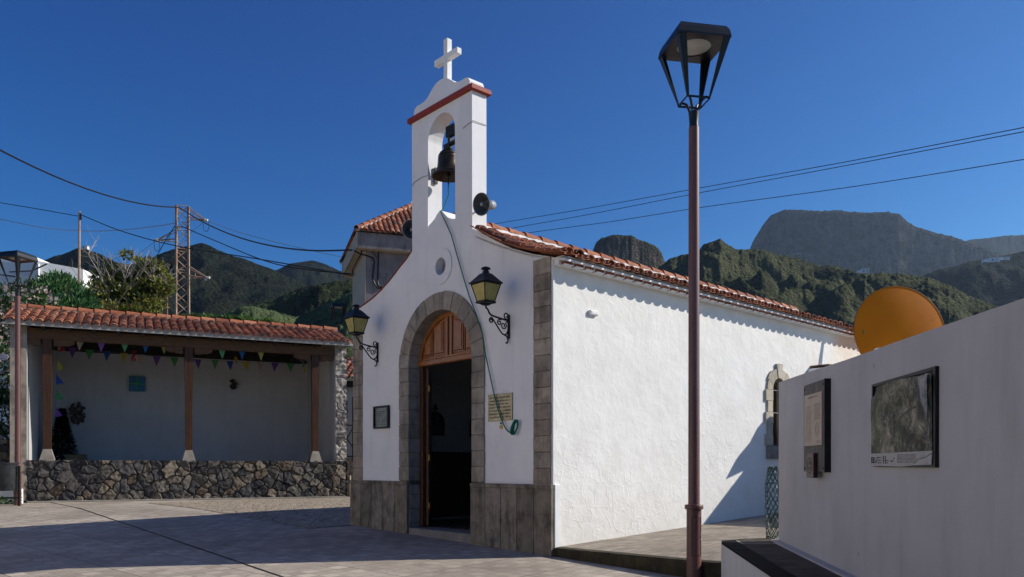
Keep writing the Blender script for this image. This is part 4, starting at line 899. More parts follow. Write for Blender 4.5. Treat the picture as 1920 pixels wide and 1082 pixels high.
mb = MB(); mb.prism([[(.055, .235), (.555, .235), (.555, .70), (.055, .70)]], f_, .056, .064); sh = mb.build('printed_sheet', M['paper'], ib)
mb = MB(); gi = lambda u, v, n: f_(u, v, .0645 + n)
engr(mb, gi, .17, .45, .655, .685, 1, 5, 0, .5, .0, .016); engr(mb, gi, .09, .28, .27, .60, 24, 6, 0, .30, .03, .010); engr(mb, gi, .34, .52, .46, .61, 11, 7, 0, .34, .02, .010); engr(mb, gi, .42, .53, .25, .28, 2, 8, 0, .3, .0, .010)
for r_ in (.050, .03): mb.prism([[(.43 + r_ * 1.0 * math.cos(2 * math.pi * k / 20), .37 + r_ * 1.25 * math.sin(2 * math.pi * k / 20)) for k in range(20)], [(.43 + (r_ - .0018) * math.cos(2 * math.pi * k / 20), .37 + (r_ - .0018) * 1.25 * math.sin(2 * math.pi * k / 20)) for k in range(20)]], gi, 0, .0012)
mb.build('print', simple('brown_print', (.32, .26, .20), .8), sh)
mb = MB()
for a in (.03, .57):
    for b in (.03, .76): mb.lathe([(0, .006), (.010, .004), (.012, 0)], f_(a, b, .054), 8, axis=WN)
mb.build('screws', M['iron'], ib)
sb = thing('small_wall_box', WL(7.2, 1.5), 'small brown box with an oval emblem at the foot of the notice board', 'box')
mb = MB(); mb.box(f_(.32, .055, .072), WD * .10, (0, 0, .11), WN * .018, 0, bev=.004); mb.build('casing', M['boxside'], sb)
mb = MB(); mb.prism([[(.225, -.05), (.415, -.05), (.415, .16), (.225, .16)]], f_, .0905, .094); mb.build('front_plate', M['brownbox'], sb)
mb = MB(); el = lambda a, b: [(.32 + a * math.cos(2 * math.pi * k / 28), .055 + b * math.sin(2 * math.pi * k / 28)) for k in range(28)]
mb.prism([el(.07, .072), el(.065, .067)], f_, .0943, .096); mb.prism([[(.32, .09), (.30, .075), (.312, .06), (.33, .06), (.342, .085), (.335, .105)]], f_, .0943, .096)
engr(mb, lambda u, v, n: f_(u, v, .0943 + n), .275, .365, .015, .045, 2, 4, 0, .5, .01, .012); mb.build('emblem', M['ink'], sb)
# torn poster
ps = thing('framed_poster', WL(5.37, 1.6), 'large torn faded hillside poster in a black frame on the right wall', 'poster'); f_ = Wf(5.89, 1.60)
mb = MB(); mb.prism([[(0, 0), (1.012, -.005), (1.016, .615), (0, .605)], [(.02, .018), (.985, .016), (.985, .592), (.02, .588)]], f_, .001, .024); mb.prism([[(.018, .016), (.992, .014), (.992, .594), (.018, .590)]], f_, .002, .012); mb.build('frame', M['black'], ps)
mb = MB()
sheet = [(.0, .098), (.98, .10), (.975, .40), (.965, .575), (.90, .585), (.83, .57), (.74, .583), (.62, .585), (.45, .59), (.30, .588), (.16, .572), (.11, .545), (.06, .52), (.0, .50), (-.012, .40), (.004, .25)]
mb.prism([sheet], f_, .026, .028); mb.build('print', M['poster'], ps)
mb = MB(); mb.prism([[(.0, .0), (.14, .006), (.52, .0), (.70, .008), (.97, .012), (.985, .098), (.6, .0975), (.0, .096)]], f_, .0255, .029); bs = mb.build('caption_strip', M['wsheet'], ps)
mb = MB(); g5 = lambda u, v, n: f_(u, v, .0293 + n)
def glyph(mb, ch, u, v, h, w, fn=g5):
    b = h * .2; q = {'E': [(0, 0, b, h), (0, 0, w, b), (0, h / 2 - b / 2, w * .8, h / 2 + b / 2), (0, h - b, w, h)], 'U': [(0, 0, b, h), (w - b, 0, w, h), (0, 0, w, b)], 'L': [(0, 0, b, h), (0, 0, w, b)], 'I': [(0, 0, b, h)]}[ch]
    for a in q: mb.prism([[(u + a[0], v + a[1]), (u + a[2], v + a[1]), (u + a[2], v + a[3]), (u + a[0], v + a[3])]], fn, 0, .0012)
glyph(mb, 'E', .008, .025, .045, .022); glyph(mb, 'U', .036, .025, .045, .026); glyph(mb, 'L', .075, .028, .040, .018)
mb.prism([[(.10, .03), (.112, .03), (.128, .07), (.118, .07)]], g5, 0, .0012)
engr(mb, g5, .13, .20, .02, .075, 3, 31, 0, .4, .0, .009); glyph(mb, 'I', .225, .02, .055, .02); glyph(mb, 'I', .26, .02, .055, .02); engr(mb, g5, .275, .325, .02, .05, 2, 33, 0, .4, .0, .009); engr(mb, g5, .36, .40, .03, .045, 1, 34, 0, .6, .0, .009)
engr(mb, g5, .47, .76, .025, .085, 7, 35, 0, .35, .0, .007); mb.build('caption_marks', M['ink'], bs)
mb = MB(); mb.prism([[(.415 + .006 * math.cos(k), .055 + .011 * math.sin(k)) for k in np.linspace(0, 6, 9)]], g5, 0, .0012); mb.build('red_mark', simple('red_ink', (.3, .02, .03), .6), bs)
mb = MB(); cu = []
for i in range(13): k = i / 12; cu.append((.40 + .36 * k, .265 + .12 * (1 - (1 - k) ** 1.8)))
mb.prism([[(a, b + .008) for a, b in cu] + [(a, b - .008) for a, b in cu[::-1]]], f_, .0282, .0292); mb.build('printed_branch', simple('dark_print', (.035, .028, .025), .4), ps)
mb = MB()
fl = [[(.72, .58), (.80, .44), (.86, .38), (.93, .25), (.955, .12)], [(.60, .585), (.70, .52), (.78, .50), (.86, .38)], [(.90, .585), (.91, .45), (.95, .32), (.94, .2)], [(.1, .55), (.06, .46), (.03, .35)], [(.84, .22), (.92, .17), (.97, .12)], [(.72, .02), (.80, .05), (.90, .06), (.98, .085)]]
for P_ in fl: mb.tube([f_(a, b, .029) for a, b in P_], .0032, 4)
mb.add([f_(.83, .57, .05), f_(.965, .575, .052), f_(.95, .30, .045), f_(.90, .42, .060)], [(0, 3, 1), (1, 3, 2)])
mb.build('torn_laminate', simple('peeling_film', (.24, .24, .26), .4, var=.5, scale=30, spec=.3), ps)

# ------------------------------------------------------------------ shed and dish beyond the wall
sh_ = thing('white_shed', S(8, .7, 3), 'flat roofed white outbuilding hidden behind the garden wall', 'shed')
mb = MB(); c = P0 + SD * 8.4 + NS * 3.1 + FD * 0; mb.box(S(8.35, 1.5, 3.15), SD * 1.6, NS * 1.85, (0, 0, 1.45)); mb.build('walls', M['flank'], sh_)
mb = MB(); mb.box(S(8.35, 2.99, 3.15), SD * 1.66, NS * 1.91, (0, 0, .05), bev=.01); mb.build('roof', M['mortar'], sh_)
mb = MB(); mb.prism([[(6.03, 2.81), (6.62, 2.96), (6.72, 2.9), (8.2, 2.9), (8.2, 3.2), (7.6, 3.72), (7.17, 3.77), (7.0, 3.69), (6.75, 3.42), (6.35, 3.15)]], S, 1.24, 1.14); mb.build('shadow_plate', M['flank'], sh_)  # unseen plate added here, outlined to cast the stepped shadow on the chapel flank
dc = at(1688.2, 622.9, 15.8); ds = thing('satellite_dish', Vector((dc.x, dc.y, .9)), 'big orange dish rising above the garden wall in front of the hills', 'satellite dish')
A_ = Vector((.085, -.98, .12)).normalized(); mb = MB(); Rd = .94
mb.lathe([(0, .06), (Rd * .25, .056), (Rd * .5, .044), (Rd * .75, .022), (Rd * .93, -.002), (Rd, -.012), (Rd * 1.004, -.03), (Rd * .99, -.034), (Rd * .9, -.01), (Rd * .5, .03), (0, .045)], dc, 72, axis=A_); dsh = mb.build('reflector', M['orange'], ds, True, 60)
mb = MB(); mb.lathe([(Rd * .998, -.034), (Rd * 1.010, -.036), (Rd * 1.012, -.008), (Rd * 1.002, -.006)], dc, 72, axis=A_); mb.build('rim', simple('dish_rim', (.36, .13, .03), .35, spec=.6), dsh, True)
mb = MB(); X_ = Vector((0, 0, 1)).cross(A_).normalized(); q = dc - X_ * -.0; qq = at(1619, 618, 14.17); D1 = (qq - dc).length
mb.tube([dc + A_ * .04 + X_ * -.78 + Vector((0, 0, z_)) for z_ in (-.06, -.03, 0, .03)], [.004, .012, .014, .006], 6); mb.build('paint_chip', simple('green_chip', (.05, .12, .06), .6), ds)
mb = MB(); mb.tube([Vector((dc.x, dc.y + .12, .8)), Vector((dc.x, dc.y + .12, dc.z - .15)), dc - A_ * .05], .04, 10); mb.build('mast', M['zinc'], ds)

# ------------------------------------------------------------------ pavilion
PU = Vector((.904, .427, 0)).normalized(); PV = Vector((-.427, .904, 0)).normalized(); PO = Vector((-12.92, 20.54, 0))
def Pv(u, k, z): return PO + PU * u + PV * k + Vector((0, 0, z))
def Ppx(px, py, k=0):
    B = PO + PV * k; r = (px - 960) / FPX; u = (r * B.y - B.x) / (PU.x - r * PU.y); y = B.y + u * PU.y
    return u, 1.6 + (HOR - py) * y / FPX
pv = thing('pavilion', Pv(4.3, 2, .66), 'open fronted pavilion with clay tile roof, timber posts and low lava stone wall', 'pavilion')
WP = 8.71
mb = MB(); rubble(mb, lambda u, v, h: Pv(.36 + u, .0 - h, .60 + v), WP - .38, 1.17, .02, .30, 3, .05)
ft = MB(); rubble(mb, lambda u, v, h: Pv(WP - .32 + u, -.004 - h, 1.77 + v), .33, 3.55, .022, .27, 8, .04, [(.26, .235, .21), (.33, .30, .26), (.22, .205, .19), (.36, .33, .28)], .03, (.42, .39, .34))
rubble(mb, lambda u, v, h: Pv(WP + h, u, .6 + v), 4.2, 4.7, .05, .3, 5, .04)
lw = mb.build('stone_wall', M['rubble'], pv, True, 60)
mb = MB(); mb.box(Pv(WP / 2 + .2, .22, 1.17), PU * (WP / 2 - .22), PV * .2, (0, 0, .575)); mb.box(Pv(WP - .175, 2.1, 3.0), PU * .155, PV * 2.08, (0, 0, 2.28)); mb.box(Pv(.19, 2.1, 3.0), PU * .19, PV * 2.1, (0, 0, 2.28)); mb.box(Pv(WP / 2, 4.3, 3.0), PU * (WP / 2), PV * .10, (0, 0, 2.40)); mb.box(Pv(WP / 2, 2.2, .9), PU * (WP / 2 - .4), PV * 2, (0, 0, .4))
mb.build('plastered_walls', M['pav'], pv)
mb = MB(); mb.box(Pv(.19, -.015, 3.0), PU * .185, PV * .012, (0, 0, 2.28)); mb.build('grey_wall_end', M['quoin'], pv)
mb = MB()
for gsd, s_ in ((-.04, 1), (WP + .04, -1)):
    pl_ = [(0.0, 5.2), (2.0, 5.9), (4.4, 5.2)]
    mb.prism([pl_], lambda a, b, n, g=gsd, s=s_: Pv(g + s * n, a, b), .0, .2)
mb.build('gable_ends', M['pav'], pv)
mb = MB(); pp = lambda h: interp([0, 2.3], [5.32, 6.02], h)
tile_field(mb, Pv(-.16, -.30, 0), PU, PV, WP + .32, pp, lambda c: 2.28, .216, .30, .082)
tile_field(mb, Pv(WP + .16, 4.70, 0), -PU, -PV, WP + .32, pp, lambda c: 2.65 if False else 2.68, .216, .30, .082)
ridge_caps(mb, Pv(-.18, 2.0, 6.04), Pv(WP + .18, 2.0, 6.04), .12, .42, 1, .055)
for k0_, k1_, s_ in ((-.26, 2.0, 1), (4.66, 2.0, -1)):
    mb.add([Pv(-.15, k0_, 5.285), Pv(WP + .15, k0_, 5.285), Pv(WP + .15, k1_, 5.985), Pv(-.15, k1_, 5.985), Pv(-.15, k0_, 5.225), Pv(WP + .15, k0_, 5.225), Pv(WP + .15, k1_, 5.925), Pv(-.15, k1_, 5.925)], [(0, 1, 2, 3), (7, 6, 5, 4), (0, 4, 5, 1), (1, 5, 6, 2), (2, 6, 7, 3), (3, 7, 4, 0)], 1)
# scalloped mortar under the front tiles
n = int((WP + .32) / .216); off = (WP + .32 - n * .216) / 2 + .108 - .16
for i in range(n + 1):
    c_ = off + (i - .5) * .216
    P_ = [(c_ - .108, 5.27), (c_ + .108, 5.27), (c_ + .108, 5.375), (c_ + .08, 5.37), (c_ + .045, 5.335), (c_, 5.322), (c_ - .045, 5.335), (c_ - .08, 5.37), (c_ - .108, 5.375)]
    q_ = [(c_, 5.27)] 
    P2 = [(c_, 5.272), (c_ + .216, 5.272), (c_ + .216, 5.325), (c_ + .18, 5.335), (c_ + .155, 5.375), (c_ + .108, 5.405), (c_ + .061, 5.375), (c_ + .036, 5.335), (c_, 5.325)]
    if i < n: mb.prism([P2], lambda u, z, k: Pv(u, k, z), -.275, -.24, 1)
mb.box(Pv(WP / 2, -.262, 5.253), PU * (WP / 2 + .15), PV * .02, (0, 0, .022), 1)
mb.build('roof', [M['tile'], simple('grey_mortar', (.36, .34, .31), .9, var=.35, scale=8, bump=.4)], pv, True, 50)
mb = MB(); mb.box(Pv(WP / 2, .12, 5.08), PU * (WP / 2 - .34), PV * .10, (0, 0, .135), bev=.008); mb.build('front_beam', M['beam'], pv)
for up in (.83, 4.28, 7.80):
    mb = MB(); rows = [(.090, 2.0), (.092, 3.2), (.105, 4.3), (.108, 4.94)]; V = []
    for h, z in rows: V += [Pv(up + a * h, .12 + b * h * .9, z) for a, b in ((-1, -1), (1, -1), (1, 1), (-1, 1))]
    mb.add(V, [(i * 4 + k, i * 4 + (k + 1) % 4, (i + 1) * 4 + (k + 1) % 4, (i + 1) * 4 + k) for i in range(3) for k in range(4)])
    po = mb.build('timber_post', M['post'], pv)
    mb = MB(); V = []
    for h, z in ((.175, 1.74), (.165, 1.80), (.094, 2.06)): V += [Pv(up + a * h, .12 + b * h, z) for a, b in ((-1, -1), (1, -1), (1, 1), (-1, 1))]
    mb.add(V, [(i * 4 + k, i * 4 + (k + 1) % 4, (i + 1) * 4 + (k + 1) % 4, (i + 1) * 4 + k) for i in range(2) for k in range(4)] + [(8, 9, 10, 11)]); mb.build('concrete_foot', M['kerb'], po)
    mb = MB(); cb = [(-.62, 4.94), (-.60, 4.86), (-.50, 4.80), (-.38, 4.80), (-.30, 4.77), (.30, 4.77), (.38, 4.80), (.50, 4.80), (.60, 4.86), (.62, 4.94)]
    cb = [(max(-up + .40, x), z) for x, z in cb] if up < 1 else ([(min(WP - .36 - up, x), z) for x, z in cb] if up > 7 else cb)
    for sg in (-1, 1):
        half = [p for p in cb if p[0] * sg >= .0]; x1 = max(abs(p[0]) for p in half)
        pol = [(sg * .147, 4.94), (sg * .147, 4.77), (sg * .30, 4.77), (sg * .38, 4.80), (sg * min(.50, x1), 4.80), (sg * x1, 4.86), (sg * x1, 4.94)]
        pol = [(max(min(p[0], x1), -x1), p[1]) for p in pol]
        if x1 > .32: mb.prism([pol], lambda u, z, k: Pv(up + u, k, z), .04, .20)
    mb.build('corbel', M['beam'], po)
u = .75
while u < WP - .4:
    mb = MB(); mb.box(Pv(u, .75, 5.29), PU * .035, PV * .9, (0, 0, .05)); a = Pv(u, -.2, 5.14); b = Pv(u, 2.0, 5.86)
    mb = MB(); X_ = PU * .038; 
    for (p, q) in ((Pv(u, -.22, 5.17), Pv(u, 2.0, 5.855)), (Pv(u, 4.15, 5.235), Pv(u, 2.0, 5.855))):
        D_ = q - p; N_ = D_.cross(PU).normalized() * .055; mb.box((p + q) / 2, D_ / 2, X_, N_)
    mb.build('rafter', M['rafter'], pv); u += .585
mb = MB(); mb.box(Pv(WP / 2, 4.13, 5.27), PU * (WP / 2 - .4), PV * .06, (0, 0, .09)); mb.box(Pv(WP / 2, 2.0, 5.82), PU * (WP / 2 - .4), PV * .05, (0, 0, .08)); mb.build('wall_plate', M['rafter'], pv)
mb = MB()
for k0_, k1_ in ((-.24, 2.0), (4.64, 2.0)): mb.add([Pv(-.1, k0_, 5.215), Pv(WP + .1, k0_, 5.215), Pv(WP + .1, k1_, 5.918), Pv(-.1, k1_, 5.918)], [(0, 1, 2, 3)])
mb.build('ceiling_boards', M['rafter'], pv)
kb = MB(); kb.box(Pv(WP / 2 + .2, -.12, .66), PU * (WP / 2 - .2), PV * .11, (0, 0, .045), bev=.01); tag(kb.build('kerb_strip', M['kerb']), kind='structure')
# decorations in the pavilion
u_, z_ = Ppx(257, 720, 4.1); gb = thing('gift_decoration', Pv(u_, 4.1, z_), 'blue gift shaped box with green ribbon on the pavilion back wall', 'decoration')
mb = MB(); mb.box(Pv(u_, 4.13, z_), PU * .235, PV * .06, (0, 0, .235), bev=.01); mb.build('box', simple('blue_foil', (.015, .12, .24), .35, bump=.1), gb)
mb = MB(); mb.box(Pv(u_, 4.065, z_), PU * .238, PV * .004, (0, 0, .012)); mb.box(Pv(u_, 4.063, z_), PU * .012, PV * .004, (0, 0, .24))
for i in range(6): a = i * math.pi / 3 + .5; mb.tube([Pv(u_, 4.05, z_), Pv(u_ + .07 * math.cos(a), 4.03, z_ + .07 * math.sin(a)), Pv(u_ + .03 * math.cos(a + .5), 4.04, z_ + .03 * math.sin(a + .5))], .012, 5)
mb.build('ribbon', simple('green_ribbon', (.05, .35, .04), .35), gb)
def clump(name, u, z, w, h, mat, lab, cat, nseed=1, k=4.12, cnt=70):
    rg = random.Random(nseed); mb = MB()
    for i in range(cnt):
        a = rg.uniform(0, 6.28); r = math.sqrt(rg.random()); c = Pv(u + w * r * math.cos(a), k - rg.uniform(0, .06), z + h * r * math.sin(a)); s = rg.uniform(.03, .06)
        mb.lathe([(0, -s), (s * .8, -s * .5), (s, 0), (s * .7, s * .6), (0, s)], c, 6, axis=(rg.uniform(-1, 1), rg.uniform(-1, 1), rg.uniform(-1, 1)), col=tuple([rg.uniform(.5, 1.3)] * 3))
    o = mb.build(name, mat, None); return tag(o, lab, cat)
wr = tinted('pine_cones', .8, 20); 
u_, z_ = Ppx(145, 775, 4.1); clump('wreath', u_, z_, .22, .34, simple('dry_brown', (.09, .06, .04), .8, var=.6, scale=25), 'brown dried flower wreath low on the left of the pavilion back wall', 'wreath', 2)
u_, z_ = Ppx(437, 720, 4.1); clump('cone_ornament', u_, z_, .08, .17, simple('dark_cones', (.035, .024, .012), .7, var=.6, scale=25), 'small dark ornament on the right bay of the pavilion back wall', 'ornament', 3, cnt=26)
u_, z_ = Ppx(116, 858, 2.6); ct = thing('christmas_tree', Pv(u_, 2.6, 1.3), 'dark artificial christmas tree behind the left post of the pavilion', 'tree'); mb = MB()
for i in range(4200):
    t_ = random.random() ** .8; r = (1 - t_) * .52 * random.uniform(.3, 1.1) + .02; a = random.uniform(0, 6.28); c = Pv(u_, 2.6, 1.35 + t_ * 1.95) + Vector((math.cos(a) * r, math.sin(a) * r, -.1 * r)); d = Vector((math.cos(a), math.sin(a), random.uniform(-.4, .3))) * .09; w = Vector((-math.sin(a), math.cos(a), random.uniform(-.4, .4))) * .04
    mb.add([c - w, c + w, c + d + w * .3, c + d - w * .3], [(0, 1, 2, 3)], 0, (.010, .014 * random.uniform(.5, 1.5), .009))
mb.build('branches', M['leaf'], ct); mb = MB(); mb.tube([Pv(u_, 2.6, 1.3), Pv(u_, 2.6, 3.2)], [.04, .01], 6); mb.build('trunk', M['dbark'], ct)
mb = MB()
for i in range(26): t_ = random.random(); a = random.uniform(0, 6.28); r = (1 - t_) * .5; c = Pv(u_, 2.6, 1.35 + t_ * 1.9) + Vector((math.cos(a) * r, math.sin(a) * r, 0)); mb.lathe([(0, -.025), (.022, -.01), (.022, .012), (0, .025)], c, 8, col=(1, 1, 1))
mb.build('baubles', simple('silver_bauble', (.35, .30, .3), .25, .5), ct)
u_, z_ = Ppx(143, 858, 2.2); cb_ = thing('storage_box', Pv(u_, 2.2, 1.3), 'dark box standing beside the christmas tree behind the low stone wall', 'box'); mb = MB(); mb.box(Pv(u_, 2.2, 1.62), PU * .27, PV * .2, (0, 0, .33), bev=.01); mb.build('body', simple('dark_olive_box', (.05, .045, .03), .7), cb_); mb = MB(); mb.box(Pv(u_ - .1, 1.99, 1.70), PU * .14, PV * .003, (0, 0, .12)); mb.build('label_panel', simple('box_panel', (.10, .09, .06), .7), cb_)
PC = dict(p=(.12, .045, .26), g=(.05, .27, .07), b=(.015, .06, .30), y=(.42, .36, .04), w=(.36, .30, .27), lg=(.12, .42, .22), ly=(.38, .42, .14), lb=(.02, .16, .50), lp=(.22, .10, .48), o=(.40, .22, .03), r=(.35, .03, .05))
PM = {k: simple('pennant_' + n_, tuple(v * .72 for v in PC[k]), .7, var=.12) for k, n_ in dict(p='purple', g='green', b='blue', y='yellow', w='cream', lg='mint', ly='lime', lb='bright_blue', lp='violet', o='ochre', r='red').items()}
def bunting(items, k, lab, sz=(.115, .30), vert=False):
    P3 = [(Ppx(px, py, k), c) for px, py, c in items]; B_ = thing('pennant_string', Pv(P3[0][0][0], k, P3[0][0][1]), lab, 'bunting', 'pennant strings in the pavilion')
    mb = MB(); pts = []
    if not vert:
        for i, ((u, z), c) in enumerate(P3):
            pts.append(Pv(u, k, z))
            if i < len(P3) - 1: u2, z2 = P3[i + 1][0]; pts.append(Pv((u + u2) / 2, k, (z + z2) / 2 - .02))
    else: pts = [Pv(u, k, z) for (u, z), c in P3]
    mb.tube(pts, .005, 4); mb.build('cord', M['wire'], B_)
    for (u, z), c in P3:
        if c == '-': continue
        mb = MB(); a = random.uniform(-.35, .35); w = sz[0] * random.uniform(.9, 1.08); dx = PU * (w * math.cos(a)) + PV * (w * math.sin(a)); tip = PV * random.uniform(-.06, .06) + PU * random.uniform(-.025, .025); c0 = Pv(u, k, z)
        if vert: V = [c0 + Vector((0, 0, .15)), c0 - Vector((0, 0, .15)), c0 + dx * 1.6 - Vector((0, 0, .10))]
        else: V = [c0 - dx, c0 + dx, c0 + tip - Vector((0, 0, sz[1]))]
        N_ = PV * .003; mb.add(V + [v + N_ for v in V], [(0, 1, 2), (5, 4, 3), (0, 3, 4, 1), (1, 4, 5, 2), (2, 5, 3, 0)]); mb.build('pennant', PM[c], B_)
bunting([(100, 643, '-'), (109, 637, 'ly'), (150, 636, 'w'), (190, 639, 'lp'), (234, 640, 'lg'), (274, 642, 'lb'), (307, 644, 'ly'), (350, 648, '-'), (416, 653, 'lg'), (454, 655, 'lb'), (489, 657, 'ly'), (520, 659, '-'), (563, 661, 'lp'), (590, 664, '-')], .35, 'string of pale pennants hanging just behind the front beam')
bunting([(95, 655, '-'), (136, 652, 'p'), (168, 656, 'g'), (201, 659, 'b'), (232, 662, 'y'), (263, 665, 'w'), (294, 668, 'p'), (327, 670, 'g'), (358, 673, 'b'), (371, 674, 'p'), (403, 675, 'g'), (431, 677, 'b'), (461, 678, 'y'), (489, 679, 'w'), (516, 680, 'p'), (545, 681, 'g'), (570, 682, '-')], 2.2, 'string of darker pennants hanging deeper inside the pavilion')
bunting([(109, 650, 'r'), (107, 684, 'y'), (105, 711, 'b'), (105, 740, 'g'), (104, 772, 'p')], 1.2, 'pennants hanging in a vertical line beside the left post', vert=True)
bunting([(565, 655, '-'), (567, 680, 'g'), (569, 690, 'y')], .8, 'short twisted pennants hanging by the right post', (.05, .12), True)
u_, z_ = Ppx(250, 668, 1.5); ff = thing('hanging_figure', Pv(u_, 1.5, z_), 'small red paper ornament hanging among the pennants in the left bay', 'ornament')
mb = MB()
for P_ in ([(-.03, -.16), (.0, -.16), (.03, -.02), (.08, .04), (.06, .08), (.02, .06), (-.04, .02), (-.06, -.06)], [(.03, -.12), (.08, -.14), (.07, -.06), (.04, -.03)], [(-.04, .09), (.06, .12), (.10, .17), (.02, .15)]): mb.prism([P_], lambda u, z, k: Pv(u_ + u, 1.5 + k, z_ + z), 0, .01)
mb.build('paper_shape', PM['r'], ff); mb = MB(); mb.tube([Pv(u_, 1.5, z_ + .1), Pv(u_, 1.5, z_ + .55)], .004, 4); mb.build('thread', M['wire'], ff)
u_, z_ = Ppx(441, 672, 1.5); ff = thing('hanging_figure', Pv(u_, 1.5, z_), 'small yellow paper ornament hanging among the pennants in the right bay', 'ornament')
mb = MB()
for P_ in ([(-.07, -.06), (.0, .0), (.0, .1), (-.02, .02)], [(.01, -.15), (.06, -.14), (.07, .0), (.02, .06), (-.01, 0)]): mb.prism([P_], lambda u, z, k: Pv(u_ + u, 1.5 + k, z_ + z), 0, .01)
mb.build('paper_shape', PM['o'], ff); mb = MB(); mb.tube([Pv(u_, 1.5, z_), Pv(u_, 1.5, z_ + .5)], .004, 4); mb.build('thread', M['wire'], ff)

# ------------------------------------------------------------------ low things at the left edge
lwl = MB(); rubble(lwl, lambda u, v, h: Pv(-4.2 + u, .9 - h, .6 + v), 4.18, 1.72, .03, .3, 21, .05); lwl.box(Pv(-2.12, 1.1, 1.44), PU * 2.08, PV * .19, (0, 0, .86))
tag(lwl.build('low_stone_wall', M['rubble'], None, True, 60), 'low lava stone wall left of the pavilion behind the litter bin', 'wall')
c_ = at(-14, 925, 20.2); kw = MB(); kw.box((c_.x, c_.y, .80), (.72, 0, 0), (0, .10, 0), (0, 0, .24), bev=.01); tag(kw.build('white_kerb_wall', M['white']), 'short bright white wall panel behind the litter bin', 'wall')
bx = at(12, 900, 18.9); bi = thing('litter_bin', (bx.x, bx.y, .66), 'round black litter bin in a metal frame beside the left street lamp', 'litter bin')
mb = MB(); mb.lathe([(0, 1.03), (.235, 1.03), (.24, 1.045), (.245, 1.66), (.262, 1.665), (.262, 1.70), (.245, 1.70), (.235, 1.66), (.23, 1.1), (0, 1.06)], (bx.x, bx.y, 0), 28)
for z in (1.2, 1.35, 1.5): mb.lathe([(.243, z - .008), (.249, z), (.243, z + .008)], (bx.x, bx.y, 0), 28)
mb.build('bucket', simple('black_bin', (.03, .033, .036), .4, var=.5, scale=8), bi, True)
mb = MB()
for s_ in (-1, 1): mb.box((bx.x + s_ * .30, bx.y, 1.12), (.022, 0, 0), (0, .022, 0), (0, 0, .50)); mb.tube([(bx.x + s_ * .30, bx.y, 1.45), (bx.x + s_ * .24, bx.y, 1.45)], .012, 6)
mb.box((bx.x, bx.y, .86), (.30, 0, 0), (0, .015, 0), (0, 0, .02)); mb.build('frame', M['black'], bi)
sg = at(2, 669, 19.6); sn = thing('direction_sign', (sg.x - .55, sg.y, .66), 'small white rounded direction sign at the left edge', 'sign')
mb = MB(); ol = [(-.5, -.075), (.08, -.075), (.14, -.055), (.185, 0), (.14, .055), (.08, .075), (-.5, .075)]; mb.prism([ol], lambda u, v, n: sg + Vector((u, n, v)), 0, .02); bd = mb.build('panel', simple('sign_white', (.45, .45, .5), .5), sn)
mb = MB(); engr(mb, lambda u, v, n: sg + Vector((u, -.001 - n, v)), -.45, .10, -.06, .06, 2, 17, 0, .5, .0, .03); mb.build('lettering', simple('sign_blue', (.03, .03, .08), .6), bd)
mb = MB(); mb.tube([(sg.x - .55, sg.y + .05, .66), (sg.x - .55, sg.y + .05, sg.z + .2)], .03, 10); mb.build('pole', M['zinc'], sn)

# ------------------------------------------------------------------ house behind, annex, far white building
HU = Vector((.95, .313, 0)).normalized(); HV = Vector((-.313, .95, 0)).normalized(); HO = Vector((-6.0, 31, 0)); ZE = 10.78
def Hs(u, k, z): return HO + HU * u + HV * k + Vector((0, 0, z))
hs = thing('tall_house', Hs(3, 2.5, .66), 'tall weathered grey house with hipped clay tile roof behind the chapel', 'house'); HW, HD, OV = 5.9, 5.3, .36
mb = MB(); mb.box(Hs(HW / 2 + .02, HD / 2 - .3, 5.4), HU * (HW / 2 - OV), HV * (HD / 2 - .66), (0, 0, 4.72)); mb.build('walls', M['house'], hs)
mb = MB(); mb.box(Hs(OV - .008, HD / 2 - .3, 5.4), HU * .01, HV * (HD / 2 - .63), (0, 0, 4.71)); mb.build('side_render', M['cream'], hs)
mb = MB(); mb.box(Hs(HW / 2, HD / 2, 10.43), HU * (HW / 2 - .02), HV * (HD / 2 - .02), (0, 0, .30)); mb.build('eave_slab', M['house'], hs)
mb = MB(); mb.box(Hs(-.01 + .0, HD / 2, 10.43), HU * .02, HV * (HD / 2 - .03), (0, 0, .298)); mb.box(Hs(HW / 2, HD / 2, 10.12), HU * (HW / 2 - .03), HV * (HD / 2 - .03), (0, 0, .008)); mb.build('soffit', M['cream'], hs)
mb = MB(); hp_ = lambda h: ZE - .02 + h * .75
tile_field(mb, Hs(-.06, -.10, 0), HU, HV, HW + .12, hp_, lambda c: min(c + .04, HW + .12 - c + .04, HD / 2 + .1), .21, .34, .085)
tile_field(mb, Hs(-.10, HD + .06, 0), -HV, HU, HD + .12, hp_, lambda c: min(c + .04, HD + .12 - c + .04, HD / 2 + .1), .21, .34, .085)
tile_field(mb, Hs(HW + .10, -.06, 0), HV, -HU, HD + .12, hp_, lambda c: min(c + .04, HD + .12 - c + .04, HD / 2 + .1), .21, .34, .085)
A1 = Hs(HD / 2, HD / 2, ZE + HD / 2 * .75 + .06); A2 = Hs(HW - HD / 2, HD / 2, ZE + HD / 2 * .75 + .06)
for a, b in ((Hs(-.04, -.04, ZE + .05), A1), (Hs(-.04, HD + .04, ZE + .05), A1), (A1, A2), (Hs(HW + .04, -.04, ZE + .05), A2)): ridge_caps(mb, a, b, .11, .42, 1, .05)
mb.add([Hs(0, 0, ZE - .03), Hs(HW, 0, ZE - .03), Hs(HW, HD, ZE - .03), Hs(0, HD, ZE - .03), A1 - Vector((0, 0, .12)), A2 - Vector((0, 0, .12))], [(0, 1, 5, 4), (1, 2, 5), (2, 3, 4, 5), (3, 0, 4)], 1)
mb.lathe([(0, .2), (.10, .12), (.13, 0), (.10, -.1)], A1, 10); mb.build('roof', [M['tile'], M['mortar']], hs, True, 50)
cb2 = MB(); q = -.03 + (.0)
